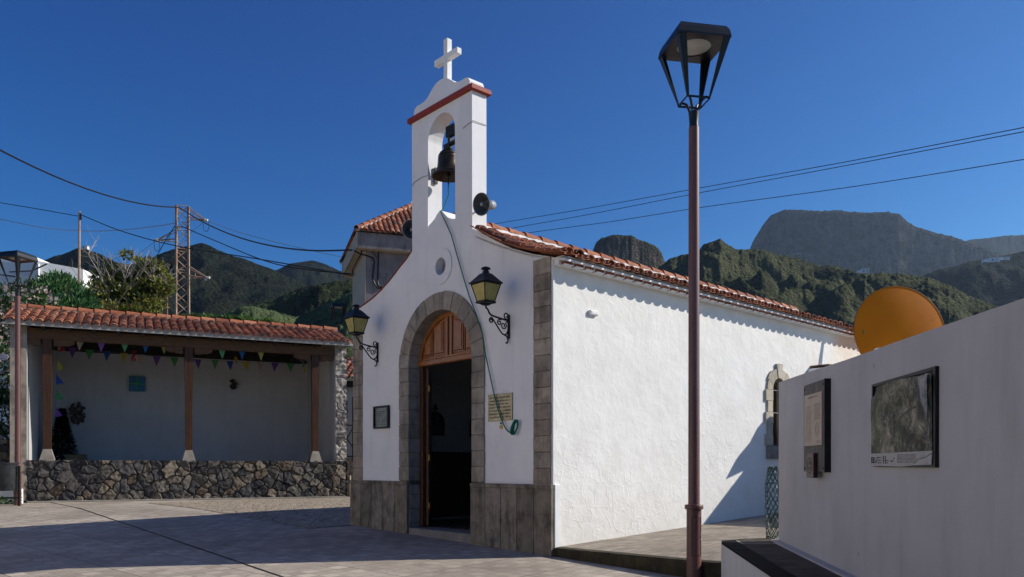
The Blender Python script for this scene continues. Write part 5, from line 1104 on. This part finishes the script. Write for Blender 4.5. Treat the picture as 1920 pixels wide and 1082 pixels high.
def HF(px, py, k=.33):
    B = HO + HV * k; r = (px - 960) / FPX; u = (r * B.y - B.x) / (HU.x - r * HU.y); y = B.y + u * HU.y; return Vector((B.x + HU.x * u, y, 1.6 + (HOR - py) * y / FPX))
cb2.tube([HF(676, 478), HF(681, 462), HF(684, 456), HF(692, 454.5), HF(702, 455.5), HF(708, 460), HF(710, 470), HF(709, 505), HF(708, 530), HF(711, 537), HF(719, 539)], .030, 6)
cb2.tube([HF(664, 470, .2), HF(675, 476), HF(690, 480), HF(700, 484), HF(702, 492), HF(700, 510), HF(699, 522), HF(703, 533), HF(709, 540), HF(716, 541)], .030, 6)
cb2.tube([HF(683, 470), HF(698, 469), HF(704, 478), HF(706, 483)], .012, 5)
cb2.tube([HF(676, 478), HF(670, 488, .6), HF(664, 500, 1.2), HF(661, 506, 1.6), HF(662, 513, 1.6)], .025, 6)
tag(cb2.build('wall_cables', M['cable'], None, True), 'black cables looping down the grey wall of the tall house', 'cable')
an = thing('annex', Vector((-5.2, 28, .66)), 'low white annex with tiled roof between the pavilion and the chapel', 'building')
mb = MB(); mb.wbox(-6.1, -4.0, 27.2, 30, 1.9, 4.3); mb.build('walls', M['pav'], an)
mb = MB(); mb.wbox(-6.05, -3.9, 26.95, 27.19, .6, 1.85); mb.wbox(-6.05, -5.4, 26.6, 26.94, .6, 1.3); mb.build('stone_base', M['flags'], an)
mb = MB(); mb.wbox(-6.1, -4.0, 27.0, 27.18, 4.30, 4.52); mb.build('lintel', M['rafter'], an)
mb = MB(); tile_field(mb, (-6.2, 26.85, 0), (1, 0, 0), (0, 1, 0), 2.2, lambda h: 4.56 + h * .42, lambda c: 2.0, .216, .32, .085, .8); mb.wbox(-6.2, -4, 26.9, 27.0, 4.5, 4.56, 1); ridge_caps(mb, (-6.2, 28.8, 5.42), (-4, 28.8, 5.42), .11, .4, 1, .05); mb.build('roof', [M['tile'], M['mortar']], an, True, 50)
rl_ = thing('railing', at(655, 850, 26.7), 'black iron railing with crossed bars beside the chapel', 'railing'); mb = MB()
P_ = lambda px, py: at(px, py, 26.7)
mb.tube([P_(662, 745), P_(662, 865)], .035, 6); mb.tube([P_(640, 796), P_(662, 798)], .02, 5); mb.tube([P_(640, 855), P_(662, 856)], .02, 5); mb.tube([P_(642, 838), P_(662, 802)], .018, 5); mb.tube([P_(644, 812), P_(662, 840)], .018, 5)
mb.build('bars', M['black'], rl_)
wb = thing('white_building', at(60, 520, 48), 'white building with stepped parapet at the top left behind the trees', 'building'); mb = MB()
def slab(px0, px1, ya, yb, yb0, d0, d1, dep=6):
    a, b = at(px0, ya, d0), at(px1, yb, d1); z0 = 2; V = []
    for dd in (0, dep): V += [(a.x - .0, a.y + dd, z0), (b.x, b.y + dd, z0), (b.x, b.y + dd, b.z), (a.x, a.y + dd, a.z)]
    mb.add(V, [(0, 1, 2, 3), (7, 6, 5, 4), (0, 4, 5, 1), (1, 5, 6, 2), (2, 6, 7, 3), (3, 7, 4, 0)])
slab(-60, 70, 468, 483, 560, 50, 50.5); slab(69, 156, 489, 505, 560, 50, 51, 5); slab(-60, 72, 488, 494, 560, 49.8, 49.9, .15); mb.build('walls', M['white'], wb)
mb = MB(); mb.tube([at(18, 510, 49.4), at(60, 508, 49.4), at(88, 495, 49.4)], .05, 5); mb.tube([at(0, 515, 49.4), at(30, 519, 49.4)], .05, 5); mb.build('wall_conduit', M['wire'], wb)
mt = thing('antenna_mast', at(148, 520, 46), 'thin rusty mast carrying cables above the white building', 'mast'); mb = MB(); mb.tube([at(148, 600, 46), at(149, 396, 46)], [.085, .06], 8); mb.build('pole', M['rust'], mt)
mb = MB(); mb.tube([at(149, 398, 46), at(151, 402, 46), at(152, 412, 46)], .05, 6); mb.build('cable_clamp', M['iron'], mt)

# ------------------------------------------------------------------ lattice pylon
py = thing('lattice_pylon', at(342, 600, 45) * 1, 'rusty lattice electricity pylon rising behind the pavilion roof', 'pylon')
yc = 45; cx_ = at(342, 0, yc).x; zt = at(0, 389, yc).z; zb = .6
def leg(a, z):
    k = .44 + (zt - z) / (zt - zb) * .10; an = a * math.pi / 2 + math.pi / 4 + .38; return Vector((cx_ + k * math.cos(an), yc + k * math.sin(an), z))
for a in range(4):
    mb = MB(); mb.box((leg(a, zb) + leg(a, zt)) / 2, Vector((.05, 0, 0)), Vector((0, .05, 0)), (leg(a, zt) - leg(a, zb)) / 2)
    mb.build('pylon_leg', M['rust'], py)
mb = MB(); nz = 13; hz = (zt - zb) / nz
for a in range(4):
    for i in range(nz):
        z0_, z1_ = zb + i * hz, zb + (i + 1) * hz; p, q = (a, (a + 1) % 4) if i % 2 else ((a + 1) % 4, a)
        zm = (z0_ + z1_) / 2; mb.tube([leg(p, z0_), leg(q, zm)], .026, 4); mb.tube([leg(q, zm), leg(p, z1_)], .026, 4)
        if i > nz - 5 or i % 3 == 0: mb.tube([leg(p, z1_), leg(q, z1_)], .026, 4)
mb.build('bracing', M['rust'], py)
def arm(px, pyy, zr, side, dy):
    tip = at(px, pyy, yc + dy); mb = MB(); ls = sorted(range(4), key=lambda a: (leg(a, zr).x) * side)[-2:]
    for a in ls: mb.tube([leg(a, zr), tip], .032, 4); mb.tube([leg(a, zr + .55), tip], .026, 4); mb.tube([leg(a, zr + .25).lerp(tip, .35), leg(a, zr).lerp(tip, .35)], .018, 4)
    mb.tube([leg(ls[0], zr).lerp(tip, .4), leg(ls[1], zr).lerp(tip, .4)], .02, 4); o = mb.build('cross_arm', M['rust'], py)
    mb = MB(); mb.lathe([(0, -.10), (.05, -.1), (.09, -.07), (.05, -.03), (.10, 0), (.05, .04), (.09, .07), (.04, .12), (0, .13)], tip, 10, axis=(side, .3, .1)); mb.lathe([(0, -.08), (.08, -.04), (.08, .04), (0, .08)], tip + Vector((side * -.12, 0, -.1)), 10); mb.build('insulator', M['ceramic'], o, True)
    return tip
T1 = arm(386, 413, at(0, 408, yc).z, 1, -.4); T2 = arm(294, 450, at(0, 452, yc).z, -1, -.3); T3 = arm(390, 521, at(0, 518, yc).z, 1, -.4)

# ------------------------------------------------------------------ cables and wires
def span(name, pts, r, mat, lab, cat='cable', seg=5, n=16):
    P_ = []; pts = [Vector(p) for p in pts]
    for i in range(len(pts) - 1):
        a, b = pts[i], pts[i + 1]
        p0 = pts[i - 1] if i else a * 2 - b; p3 = pts[i + 2] if i + 2 < len(pts) else b * 2 - a
        for k in range(n): t = k / n; P_.append(.5 * ((2 * a) + (b - p0) * t + (2 * p0 - 5 * a + 4 * b - p3) * t * t + (3 * a - p0 - 3 * b + p3) * t ** 3))
    P_.append(pts[-1]); mb = MB(); mb.tube(P_, r, seg); return tag(mb.build(name, mat, None, True), lab, cat)
ctop = at(336, 389, 44.4)
def sagp(a, b, sag, n=5): return [a.lerp(b, i / n) - Vector((0, 0, sag * 4 * (i / n) * (1 - i / n))) for i in range(n + 1)]
A_ = at(-260, 170, 24)
span('overhead_cable', [at(-2200, -560, 12), at(-900, -60, 18)] + sagp(at(-120, 213, 26), ctop, .75, 6), .036, M['cable'], 'thick black overhead cable from the upper left down to the pylon top')
span('overhead_cable', sagp(ctop, HF(660, 469, .2), .75, 6), .034, M['cable'], 'thick black overhead cable from the pylon top to the corner of the tall house')
span('overhead_cable', [at(-1500, 130, 52), at(-600, 270, 50), at(-60, 369, 48), at(0, 380, 47.5), at(60, 390, 47), at(148, 405.5, 46)], .022, M['cable'], 'black cable from the left edge to the top of the rusty mast')
span('overhead_cable', [at(150, 402, 46), at(230, 434, 44), at(335, 462, 42), at(480, 485, 38), at(662, 517, 34)], .026, M['cable'], 'black cable running from the mast past the pylon to the tall house')
span('overhead_cable', [at(340, 424, 44.5), at(400, 450, 42), at(500, 490, 38), at(580, 506, 36), at(664, 514, 34)], .026, M['cable'], 'black cable sloping from the upper pylon down to the tall house')
span('grey_wire', [at(-1500, 150, 90), at(-600, 315, 75), at(-60, 402, 60), at(0, 411, 58), at(80, 427, 54), at(150, 433, 51), at(220, 432, 49), at(280, 426, 47), at(328, 419, 45)], .022, simple('pale_wire', (.30, .27, .26), .6), 'pale twisted wire sagging between the left edge and the pylon', 'wire')
span('grey_wire', [T1, at(450, 436, 46), at(550, 462, 47), at(650, 484, 48)], .014, M['wire'], 'thin wire from the right pylon arm towards the tall house', 'wire')
span('guy_wire', [at(329, 422, 44.6), at(308, 455, 44.6), at(286, 495, 44.6)], .022, M['cable'], 'dark stay wire slanting down left from the pylon', 'wire')
span('grey_wire', [T2, at(265, 472, 48), at(200, 520, 52)], .012, M['wire'], 'thin wire leaving the left pylon arm downwards', 'wire')
span('grey_wire', [T1, at(365, 430, 46), at(340, 452, 48)], .012, M['wire'], 'thin wire hanging back from the right pylon arm', 'wire')
def jump(tip, lab): return span('jumper_loop', [tip + Vector((-.15, 0, -.05)), tip + Vector((-.12, 0, -.5)), tip + Vector((.05, 0, -.62)), tip + Vector((.16, 0, -.4)), tip + Vector((.12, 0, -.05))], .014, M['cable'], lab, 'wire')
jump(T1, 'small wire loop below the upper right pylon insulator'); jump(T2, 'small wire loop below the left pylon insulator')
for k, (P_, lab) in enumerate(((((860, 432), (945, 417), (1100, 391), (1315, 352), (1600, 301), (1920, 239), (2050, 212)), 'uppermost of the three thin wires crossing the sky at the right'), (((860, 448), (960, 428), (1100, 403), (1315, 361), (1600, 308), (1920, 247), (2050, 221)), 'middle of the three thin wires crossing the sky at the right'), (((860, 461), (990, 437), (1150, 415), (1315, 389), (1600, 350), (1920, 299), (2050, 277)), 'lowest of the three thin wires crossing the sky at the right'))):
    span('overhead_wire', [at(p[0], p[1], 48 - 24 * (p[0] - 860) / 1190) for p in P_], .016, M['cable'], lab, 'wire')
wt = MB(); wt.tube([F(*Fpx(868, 241, -.01), -.012), F(*Fpx(876, 234, -.01), -.012), F(*Fpx(885, 228, -.012), -.012), F(1.72, 6.79, -.005), S(.02, 6.795, -1.715), S(.28, 6.80, -1.718)], .0045, 5)
wt.tube([F(2.86, 6.28, -.005), F(3.0, 6.29, -.012), F(3.2, 6.27, -.012), F(3.32, 6.22, -.005)], .0045, 5)
tag(wt.build('bell_wire', simple('dull_wire', (.22, .22, .22), .6)), 'thin grey wire wrapped around the bell gable', 'wire')

# ------------------------------------------------------------------ unseen house block at the left, added to bounce warm sunlight onto the chapel
oh = thing('bounce_house', (-17, -1, .2), 'unseen long cream house block outside the left edge, added to bounce sunlight', 'house')
mb = MB(); mb.wbox(-24, -15, -14, 12.5, -.6, 7.8); mb.build('walls', simple('bounce_cream', (.84, .70, .50), .8, var=.08), oh)
mb = MB(); mb.wbox(-24.3, -14.6, -14.3, 12.8, 7.8, 8.0); tile_field(mb, (-14.55, 12.9, 0), (0, -1, 0), (-1, 0, 0), 27.3, lambda h: 8.02 + h * .35, lambda c: 1.2); mb.build('roof', [M['tile']], oh, True, 50)
mb = MB()
for y in (-11, -7.5, -4, -.5, 3, 6.5, 10):
    for z in (1.7, 5.0): mb.wbox(-15.02, -14.96, y - .5, y + .5, z, z + 1.4)
mb.build('windows', M['window'], oh)
# ------------------------------------------------------------------ hills
def hill(name, crest, D, mat, df=.55, spur=.05, freq=None, rows=70, step=4, foot=-.02, seed=0, jag=1.2, pw=1.1, cliff=0, back=.35):
    xs = [p[0] for p in crest]; yy = [p[1] for p in crest]; freq = freq or 7.0 / D; V = []; x0_, x1_ = xs[0], xs[-1]; nc = int((x1_ - x0_) / step) + 1
    br = 6; nr = rows + br
    for i in range(nc):
        px = x0_ + (x1_ - x0_) * i / (nc - 1); py = interp(xs, yy, px)
        py -= jag * (noise.fractal(Vector((px * .02, seed, 0)), 1, 2, 5) * 2.2 + max(0, noise.noise(Vector((px * .16, seed + 5, 0)))) * 1.6)
        edge = min(1, (i + 1) / (nc * .04), (nc - i) / (nc * .04)); tanc = (HOR - py) / FPX; rx = (px - 960) / FPX
        for j in range(-br, rows + 1):
            if j < 0:
                v = -j / br; d = D * (1 + back * v); z = 1.6 + tanc * D * (1 - v ** 1.2)
                z += (noise.fractal(Vector((rx * d * freq, d * freq, seed)), 1, 2, 5)) * D * spur * .3 * v
            else:
                v = j / rows; v2 = v ** 1.35; d = D * (1 - df * v2); zc = tanc * D
                if cliff: prof_ = 1 - cliff * min(1, v2 / .06) - (1 - cliff) * v2 ** .9
                else: prof_ = (1 - v2) ** pw
                z = 1.6 + (zc + 3) * prof_ - 3 + foot * 0
                P_ = Vector((rx * d * freq, d * freq * .8, seed)); rn = noise.ridged_multi_fractal(P_, .9, 2.1, 6, 1.0, 2.0)
                k = min(1, v2 / .12) * min(1, (1 - v) / .15 + .1)
                fb = noise.fractal(P_ * 1.6, 1, 2, 4); bs = D * 5.5 / FPX; bu = noise.voronoi(Vector((rx * d / bs, d / bs * .7, seed)))[0][0]; bu2 = noise.voronoi(Vector((rx * d / bs * .45, d / bs * .3, seed + 9)))[0][0]
                z += ((rn - 1.15) * .24 + fb * .42) * D * spur * k + ((.5 - bu) * .8 + (.5 - bu2) * .9) * bs * min(1, v / .03)
                lim = tanc - .0006 * v * 10 * (1 if not cliff else .3) - .0004 * min(1, v * 30); e = (z - 1.6) / d
                if e > lim: z = 1.6 + d * (lim - (e - lim) * .15 if e - lim < .05 else lim - .0075)
            V.append((rx * d, d, max(z, -6)))
    mb = MB(); mb.add(V, [(i * (nr + 1) + j, i * (nr + 1) + j + 1, (i + 1) * (nr + 1) + j + 1, (i + 1) * (nr + 1) + j) for i in range(nc - 1) for j in range(nr)])
    o = mb.build(name, mat, None, True, 180); return tag(o, kind='structure')
hm1 = m_hill('wooded_slope', (.005, .007, .005), (.012, .015, .010), (.032, .038, .020), (.05, .045, .038), .16, .35, .008, 3)
hm2 = m_hill('near_dark_slope', (.006, .008, .005), (.014, .019, .010), (.06, .08, .030), (.10, .09, .07), .38, .25, .022, 1.2)
hm3 = m_hill('green_slope', (.018, .028, .012), (.055, .075, .03), (.13, .165, .07), (.10, .09, .07), .6, .1, .03, .7)
hm4 = m_hill('sunlit_scrub', (.011, .014, .009), (.032, .038, .020), (.115, .125, .055), (.15, .13, .105), .26, .5, .012, 2.0)
hm5 = m_hill('mesa_rock', (.018, .020, .017), (.03, .033, .024), (.045, .05, .032), (.15, .125, .11), .085, 1.0, .006, 9)
hm6 = m_hill('knob_rock', (.020, .024, .014), (.045, .05, .03), (.075, .08, .045), (.17, .14, .11), .22, .9, .012, 2.5)
hill('hill_ridge_left', [(-140, 530), (0, 512), (80, 491), (100, 481), (145, 466), (165, 468), (190, 477), (215, 492), (245, 497), (275, 488), (300, 476), (340, 463), (362, 460), (378, 456), (393, 461), (410, 469), (450, 483), (500, 501), (530, 514), (565, 530), (620, 556), (700, 590), (800, 640)], 600, hm1, .58, .055, seed=2, rows=90, step=3)
hill('hill_far_hump', [(400, 545), (470, 522), (520, 506), (545, 494), (585, 488), (610, 495), (640, 508), (665, 518), (740, 545), (860, 590), (1000, 640)], 1000, hm1, .4, .04, seed=5, rows=50, jag=.7)
hill('hill_near_slope', [(330, 615), (400, 600), (440, 584), (520, 556), (560, 541), (620, 530), (663, 524), (760, 515), (900, 500), (1000, 530), (1100, 590)], 260, hm2, .45, .06, 10 / 260, seed=8, rows=80, step=2.5, jag=2.2)
hill('hill_green_foot', [(300, 622), (370, 604), (410, 590), (450, 576), (480, 575), (515, 584), (560, 596), (590, 580), (620, 562), (650, 551), (668, 546), (760, 530), (900, 540), (1040, 600)], 165, hm3, .5, .06, 9 / 165, seed=11, rows=60, step=2.5, jag=2.2)
hill('hill_rocky_knob', [(980, 560), (1060, 520), (1098, 490), (1111, 472), (1117, 455), (1128, 446), (1150, 440), (1185, 441), (1197, 449), (1212, 456), (1228, 462), (1240, 474), (1246, 490), (1262, 500), (1300, 540), (1360, 590)], 520, hm6, .5, .065, seed=14, rows=80, step=2, cliff=.18, jag=1.6)
hill('hill_middle_ridge', [(1140, 600), (1200, 535), (1237, 500), (1258, 484), (1285, 478), (1308, 474), (1318, 460), (1338, 453), (1350, 447), (1360, 455), (1378, 465), (1420, 470), (1480, 479), (1530, 495), (1580, 503), (1640, 518), (1720, 560), (1800, 600), (1920, 640)], 380, hm4, .55, .075, 8 / 380, seed=17, rows=110, step=2.2, jag=1.8)
hill('hill_mesa', [(1300, 560), (1380, 510), (1405, 470), (1413, 448), (1428, 424), (1444, 404), (1470, 395), (1510, 393), (1560, 396), (1610, 398), (1665, 398), (1688, 404), (1702, 416), (1722, 425), (1762, 440), (1810, 451), (1860, 470), (1930, 500), (2060, 540)], 1500, hm5, .5, .05, 9 / 1500, seed=21, rows=120, step=2, cliff=.42, jag=1.9)
hill('hill_far_right', [(1700, 500), (1780, 460), (1820, 449), (1850, 447), (1880, 443), (1920, 440), (2000, 425), (2120, 440)], 2000, hm1, .3, .035, seed=24, rows=40, jag=1.0)
hill('hill_right_shoulder', [(1600, 560), (1700, 530), (1740, 512), (1790, 498), (1862, 484), (1920, 471), (2000, 455), (2120, 440)], 750, hm1, .5, .06, seed=27, rows=70, jag=1.3)
hill('hill_right_spur', [(1500, 600), (1560, 545), (1610, 520), (1650, 511), (1700, 514), (1745, 521), (1800, 545), (1860, 572), (1920, 600), (2040, 640)], 300, hm4, .5, .07, 8 / 300, seed=31, rows=90, step=2.5, jag=1.8)
def far_house(px, py, d, w, h, lab, colm='white'):
    c = at(px, py, d); t_ = thing('far_house', Vector((c.x, c.y, c.z - h * .5)), lab, 'house', 'tiny houses on the hillside')
    mb = MB(); mb.box(c, (w / 2, -w * .1, 0), (w * .05, w * .3, 0), (0, 0, h / 2)); mb.box(c - Vector((w * .75, 0, h * .15)), (w / 3.5, 0, 0), (0, w * .25, 0), (0, 0, h * .34)); mb.build('walls', M[colm], t_)
    mb = MB(); mb.box(c + Vector((0, 0, h / 2 + .25)), (w / 2 + .3, -w * .1, 0), (w * .05, w * .32, 0), (0, 0, .22)); mb.build('roof', M['mortar'], t_)
    mb = MB()
    for s_ in (-.25, .2): mb.box(c + Vector((w * s_, -w * .34, 0)), (w * .06, 0, 0), (0, .1, 0), (0, 0, h * .16))
    mb.build('windows', M['window'], t_)
far_house(1621, 509, 288, 2.6, 1.5, 'white house on the sunlit slope above the orange dish')
far_house(1494, 481, 362, 3.0, 1.6, 'pale brown hut on the crest left of the mesa', 'cream')
far_house(1862, 489, 640, 8, 3.4, 'white house on the hillside at the far right, the larger of two')
far_house(1884, 486, 640, 6, 2.2, 'white house on the hillside at the far right, the smaller one')
far_house(161, 465.5, 596, 4.0, 2.2, 'tiny white dot of a house on the left hill crest')

# ------------------------------------------------------------------ trees and shrubs
def leafy(mb, blobs, n, size, cols, aspect=.45, seed=1, shell=.55, up=.2):
    rg = random.Random(seed); tot = sum(b[3] * b[4] for b in blobs)
    for b in blobs:
        cx, cy, cz, rx_, rz_ = b[:5]; k = int(n * b[3] * b[4] / tot); base = rg.uniform(.7, 1.2)
        for _ in range(k):
            a = rg.uniform(0, 2 * math.pi); s = rg.uniform(-1, 1); r = (shell + (1 - shell) * rg.random()) * (1 + .18 * noise.noise(Vector((a * 1.7 + cx, s * 3, seed))))
            q = math.sqrt(1 - s * s); nrm = Vector((q * math.cos(a), q * math.sin(a), s)); p = Vector((cx + nrm.x * rx_ * r, cy + nrm.y * rx_ * r, cz + nrm.z * rz_ * r))
            d = (nrm + Vector((rg.uniform(-.9, .9), rg.uniform(-.9, .9), rg.uniform(-.6, .9) + up))).normalized(); w = d.cross(Vector((rg.uniform(-1, 1), rg.uniform(-1, 1), rg.uniform(-1, 1)))).normalized()
            L = size * rg.uniform(.6, 1.3); W_ = L * aspect; c = rg.choice(cols); m = base * rg.uniform(.65, 1.3); col = tuple(x * m for x in c); m_ = p + d * L * .5
            mb.add([p, m_ + w * W_ * .5, p + d * L, m_ - w * W_ * .5], [(0, 1, 2, 3)], 0, col)
def branchy(mb, p, d, L, r, depth, rg, tips, spread=.6, droop=0):
    n = 4; pts = [p]; q = p
    for i in range(n):
        d = (d + Vector((rg.uniform(-.2, .2), rg.uniform(-.2, .2), rg.uniform(-.12, .16) - droop))).normalized(); q = q + d * (L / n); pts.append(q)
    r1 = r * .62; mb.tube(pts, [r + (r1 - r) * i / n for i in range(n + 1)], 5 if depth > 1 else 4, caps=False)
    if depth == 0: tips.append(q); return
    for k in range(rg.choice((2, 3, 3))):
        a = rg.uniform(0, 6.28); o = Vector((math.cos(a), math.sin(a), rg.uniform(-.2, .5))); branchy(mb, pts[rg.choice((2, 3, 4))], (d + o * spread * rg.uniform(.7, 1.3)).normalized(), L * rg.uniform(.62, .85), r1 * .85, depth - 1, rg, tips, spread, droop)
def B_(px, py, d, rpx, rpz): c = at(px, py, d); return (c.x, c.y, c.z, rpx / FPX * d, rpz / FPX * d)
G = [(.03, .07, .02), (.05, .105, .03), (.075, .14, .045), (.02, .045, .015), (.10, .17, .06)]
G2 = [(.12, .15, .025), (.18, .21, .035), (.25, .27, .05), (.07, .08, .022), (.32, .32, .07), (.13, .095, .045)]
sd = thing('flowering_shrub', at(-10, 800, 26), 'tall shrub with pale pink flowers at the left edge beside the pavilion', 'shrub')
mb = MB(); bl_ = [B_(-70, 640, 26, 70, 110), B_(10, 590, 26.5, 55, 55), B_(50, 570, 27.5, 40, 40), B_(-10, 700, 25, 45, 60), B_(0, 780, 25, 40, 50), B_(-80, 560, 27, 60, 60), B_(80, 585, 28.5, 34, 30), B_(25, 620, 28, 40, 30)]
leafy(mb, bl_, 15000, .20, G, .30, 3, .5); mb.build('foliage', M['leaf'], sd)
mb = MB(); leafy(mb, [B_(-60, 620, 25.6, 72, 100), B_(10, 590, 26.2, 56, 52), B_(60, 575, 27.2, 44, 38), B_(-5, 745, 24.7, 40, 90)], 1100, .13, [(.62, .48, .44), (.70, .60, .56), (.55, .38, .36)], .9, 5, .85); mb.build('blossom', M['leaf'], sd)
mb = MB(); rg = random.Random(4); tp = []
for px in (-60, -20, 10, 30): a = at(px, 860, 26); a.z = .6; branchy(mb, a, Vector((rg.uniform(-.1, .1), 0, 1)), 3.2, .07, 2, rg, tp, .4)
mb.build('stems', M['dbark'], sd)
s2 = thing('dense_tree', at(110, 700, 30), 'dense dark green tree with bright needle tufts behind the pavilion roof', 'tree')
mb = MB(); bl_ = [B_(95, 560, 31, 38, 40), B_(70, 568, 31, 30, 36), B_(125, 558, 31.5, 34, 32), B_(108, 530, 31.3, 24, 14), B_(150, 576, 31, 30, 30), B_(60, 590, 30.5, 40, 30), B_(120, 590, 30.5, 60, 30)]
leafy(mb, bl_, 16000, .26, [(.05, .13, .045), (.075, .18, .06), (.11, .25, .085), (.02, .05, .022), (.15, .31, .11)], .26, 7, .45, .5); mb.build('crown', M['leaf'], s2)
mb = MB(); tp = []; a = at(110, 700, 31); a.z = .6; branchy(mb, a, Vector((0, 0, 1)), 4.2, .16, 3, random.Random(6), tp, .45); mb.build('trunk', M['dbark'], s2)
s3 = thing('bare_tree', at(235, 700, 34), 'half bare tree with grey branches and yellow green leaves behind the pavilion', 'tree')
mb = MB(); rg = random.Random(12); tp = []
for px, py, ln, dx in ((212, 625, 1.9, -.15), (250, 625, 2.1, .12), (236, 620, 1.7, 0), (192, 620, 1.5, -.2), (270, 615, 1.5, .45), (225, 600, 1.7, .05), (262, 590, 1.3, .6), (290, 590, 1.2, .5)):
    a = at(px, py, 34); branchy(mb, a, Vector((dx, rg.uniform(-.1, .1), 1)).normalized(), ln * .82, .075, 4, rg, tp, .8)
mb.build('branches', M['bark'], s3)
mb = MB(); tr = [at(235, 860, 34)]; tr[0].z = .6; mb.tube([tr[0], at(238, 700, 34), at(235, 632, 34)], [.2, .17, .12], 8)
for px in (212, 250, 190, 270): mb.tube([at(236, 690, 34), at(px, 622, 34)], [.10, .08], 6)
mb.build('trunk', M['bark'], s3)
mb = MB(); bl_ = [B_(238, 478, 34, 9, 7), B_(210, 500, 34, 10, 8), B_(262, 492, 34, 12, 8), B_(275, 538, 33.5, 22, 14), B_(240, 535, 34, 26, 16), B_(305, 515, 34, 12, 10), B_(318, 535, 34, 10, 12), B_(225, 520, 34, 26, 12), B_(290, 498, 34, 16, 12), B_(270, 515, 34, 20, 12), B_(300, 540, 33.5, 22, 18), B_(205, 545, 33.6, 34, 20), B_(185, 565, 33, 30, 24), B_(240, 560, 33.4, 34, 24), B_(280, 570, 33.3, 30, 18), B_(210, 590, 32.6, 50, 22), B_(260, 592, 32.6, 30, 20), B_(185, 518, 34, 12, 10)]
leafy(mb, bl_, 9500, .20, G2, .45, 13, .25); mb.build('leaves', M['leaf'], s3)
for (px, py, d, w, h, nn, lab) in ((440, 603, 42, 60, 12, 4200, 'bright green low bush above the middle of the pavilion roof'), (372, 600, 41, 26, 14, 1800, 'small bright green bush beside the foot of the pylon'), (515, 611, 44, 34, 9, 1600, 'low green bush above the right half of the pavilion roof')):
    t_ = thing('bush', at(px, 640, d), lab, 'bush', 'bushes behind the pavilion ridge'); mb = MB()
    rg = random.Random(px); bl_ = [B_(px + rg.uniform(-w, w), py + rg.uniform(-h * .4, h), d, w * .28, h * rg.uniform(.5, .9)) for _ in range(9)]
    leafy(mb, bl_, nn, .18, [(.05, .11, .02), (.075, .15, .03), (.10, .19, .04), (.03, .065, .015)], .4, px, .4); mb.build('foliage', M['leaf'], t_)
    mb = MB(); a = at(px, py + 8, d); b_ = a.copy(); b_.z = .6
    for k in range(5): mb.tube([b_ + Vector((k * .2 - .4, 0, 0)), a + Vector((k * .5 - 1, 0, 0))], [.08, .03], 5)
    mb.build('stems', M['dbark'], t_)
t_ = MB(); c = at(4, 944, 19.9)
leafy(t_, [(c.x, c.y, .74, .12, .10), (c.x + .42, c.y - .05, .82, .07, .14), (c.x + .22, c.y, .70, .12, .05)], 260, .07, [(.06, .13, .03), (.09, .18, .04)], .5, 77, .2)
tag(t_.build('weeds', M['leaf']), kind='stuff', label='small green weeds growing at the foot of the white wall panel', cat='weeds')

# ------------------------------------------------------------------ haze
mb = MB(); mb.wbox(-6900, 6900, -6900, 6900, -25, 700)
hz = mb.build('haze', None or bpy.data.materials.new('air_haze')); tag(hz, kind='stuff', label='thin blue air between the plaza and the hills', cat='haze')
hmt = hz.data.materials[0]; hmt.use_nodes = True; nt = hmt.node_tree; nt.nodes.remove(nt.nodes['Principled BSDF']); pvn = nt.nodes.new('ShaderNodeVolumePrincipled')
pvn.inputs['Color'].default_value = (.54, .74, 1, 1); pvn.inputs['Density'].default_value = .000085; pvn.inputs['Anisotropy'].default_value = .45
nt.links.new(pvn.outputs[0], nt.nodes['Material Output'].inputs['Volume'])
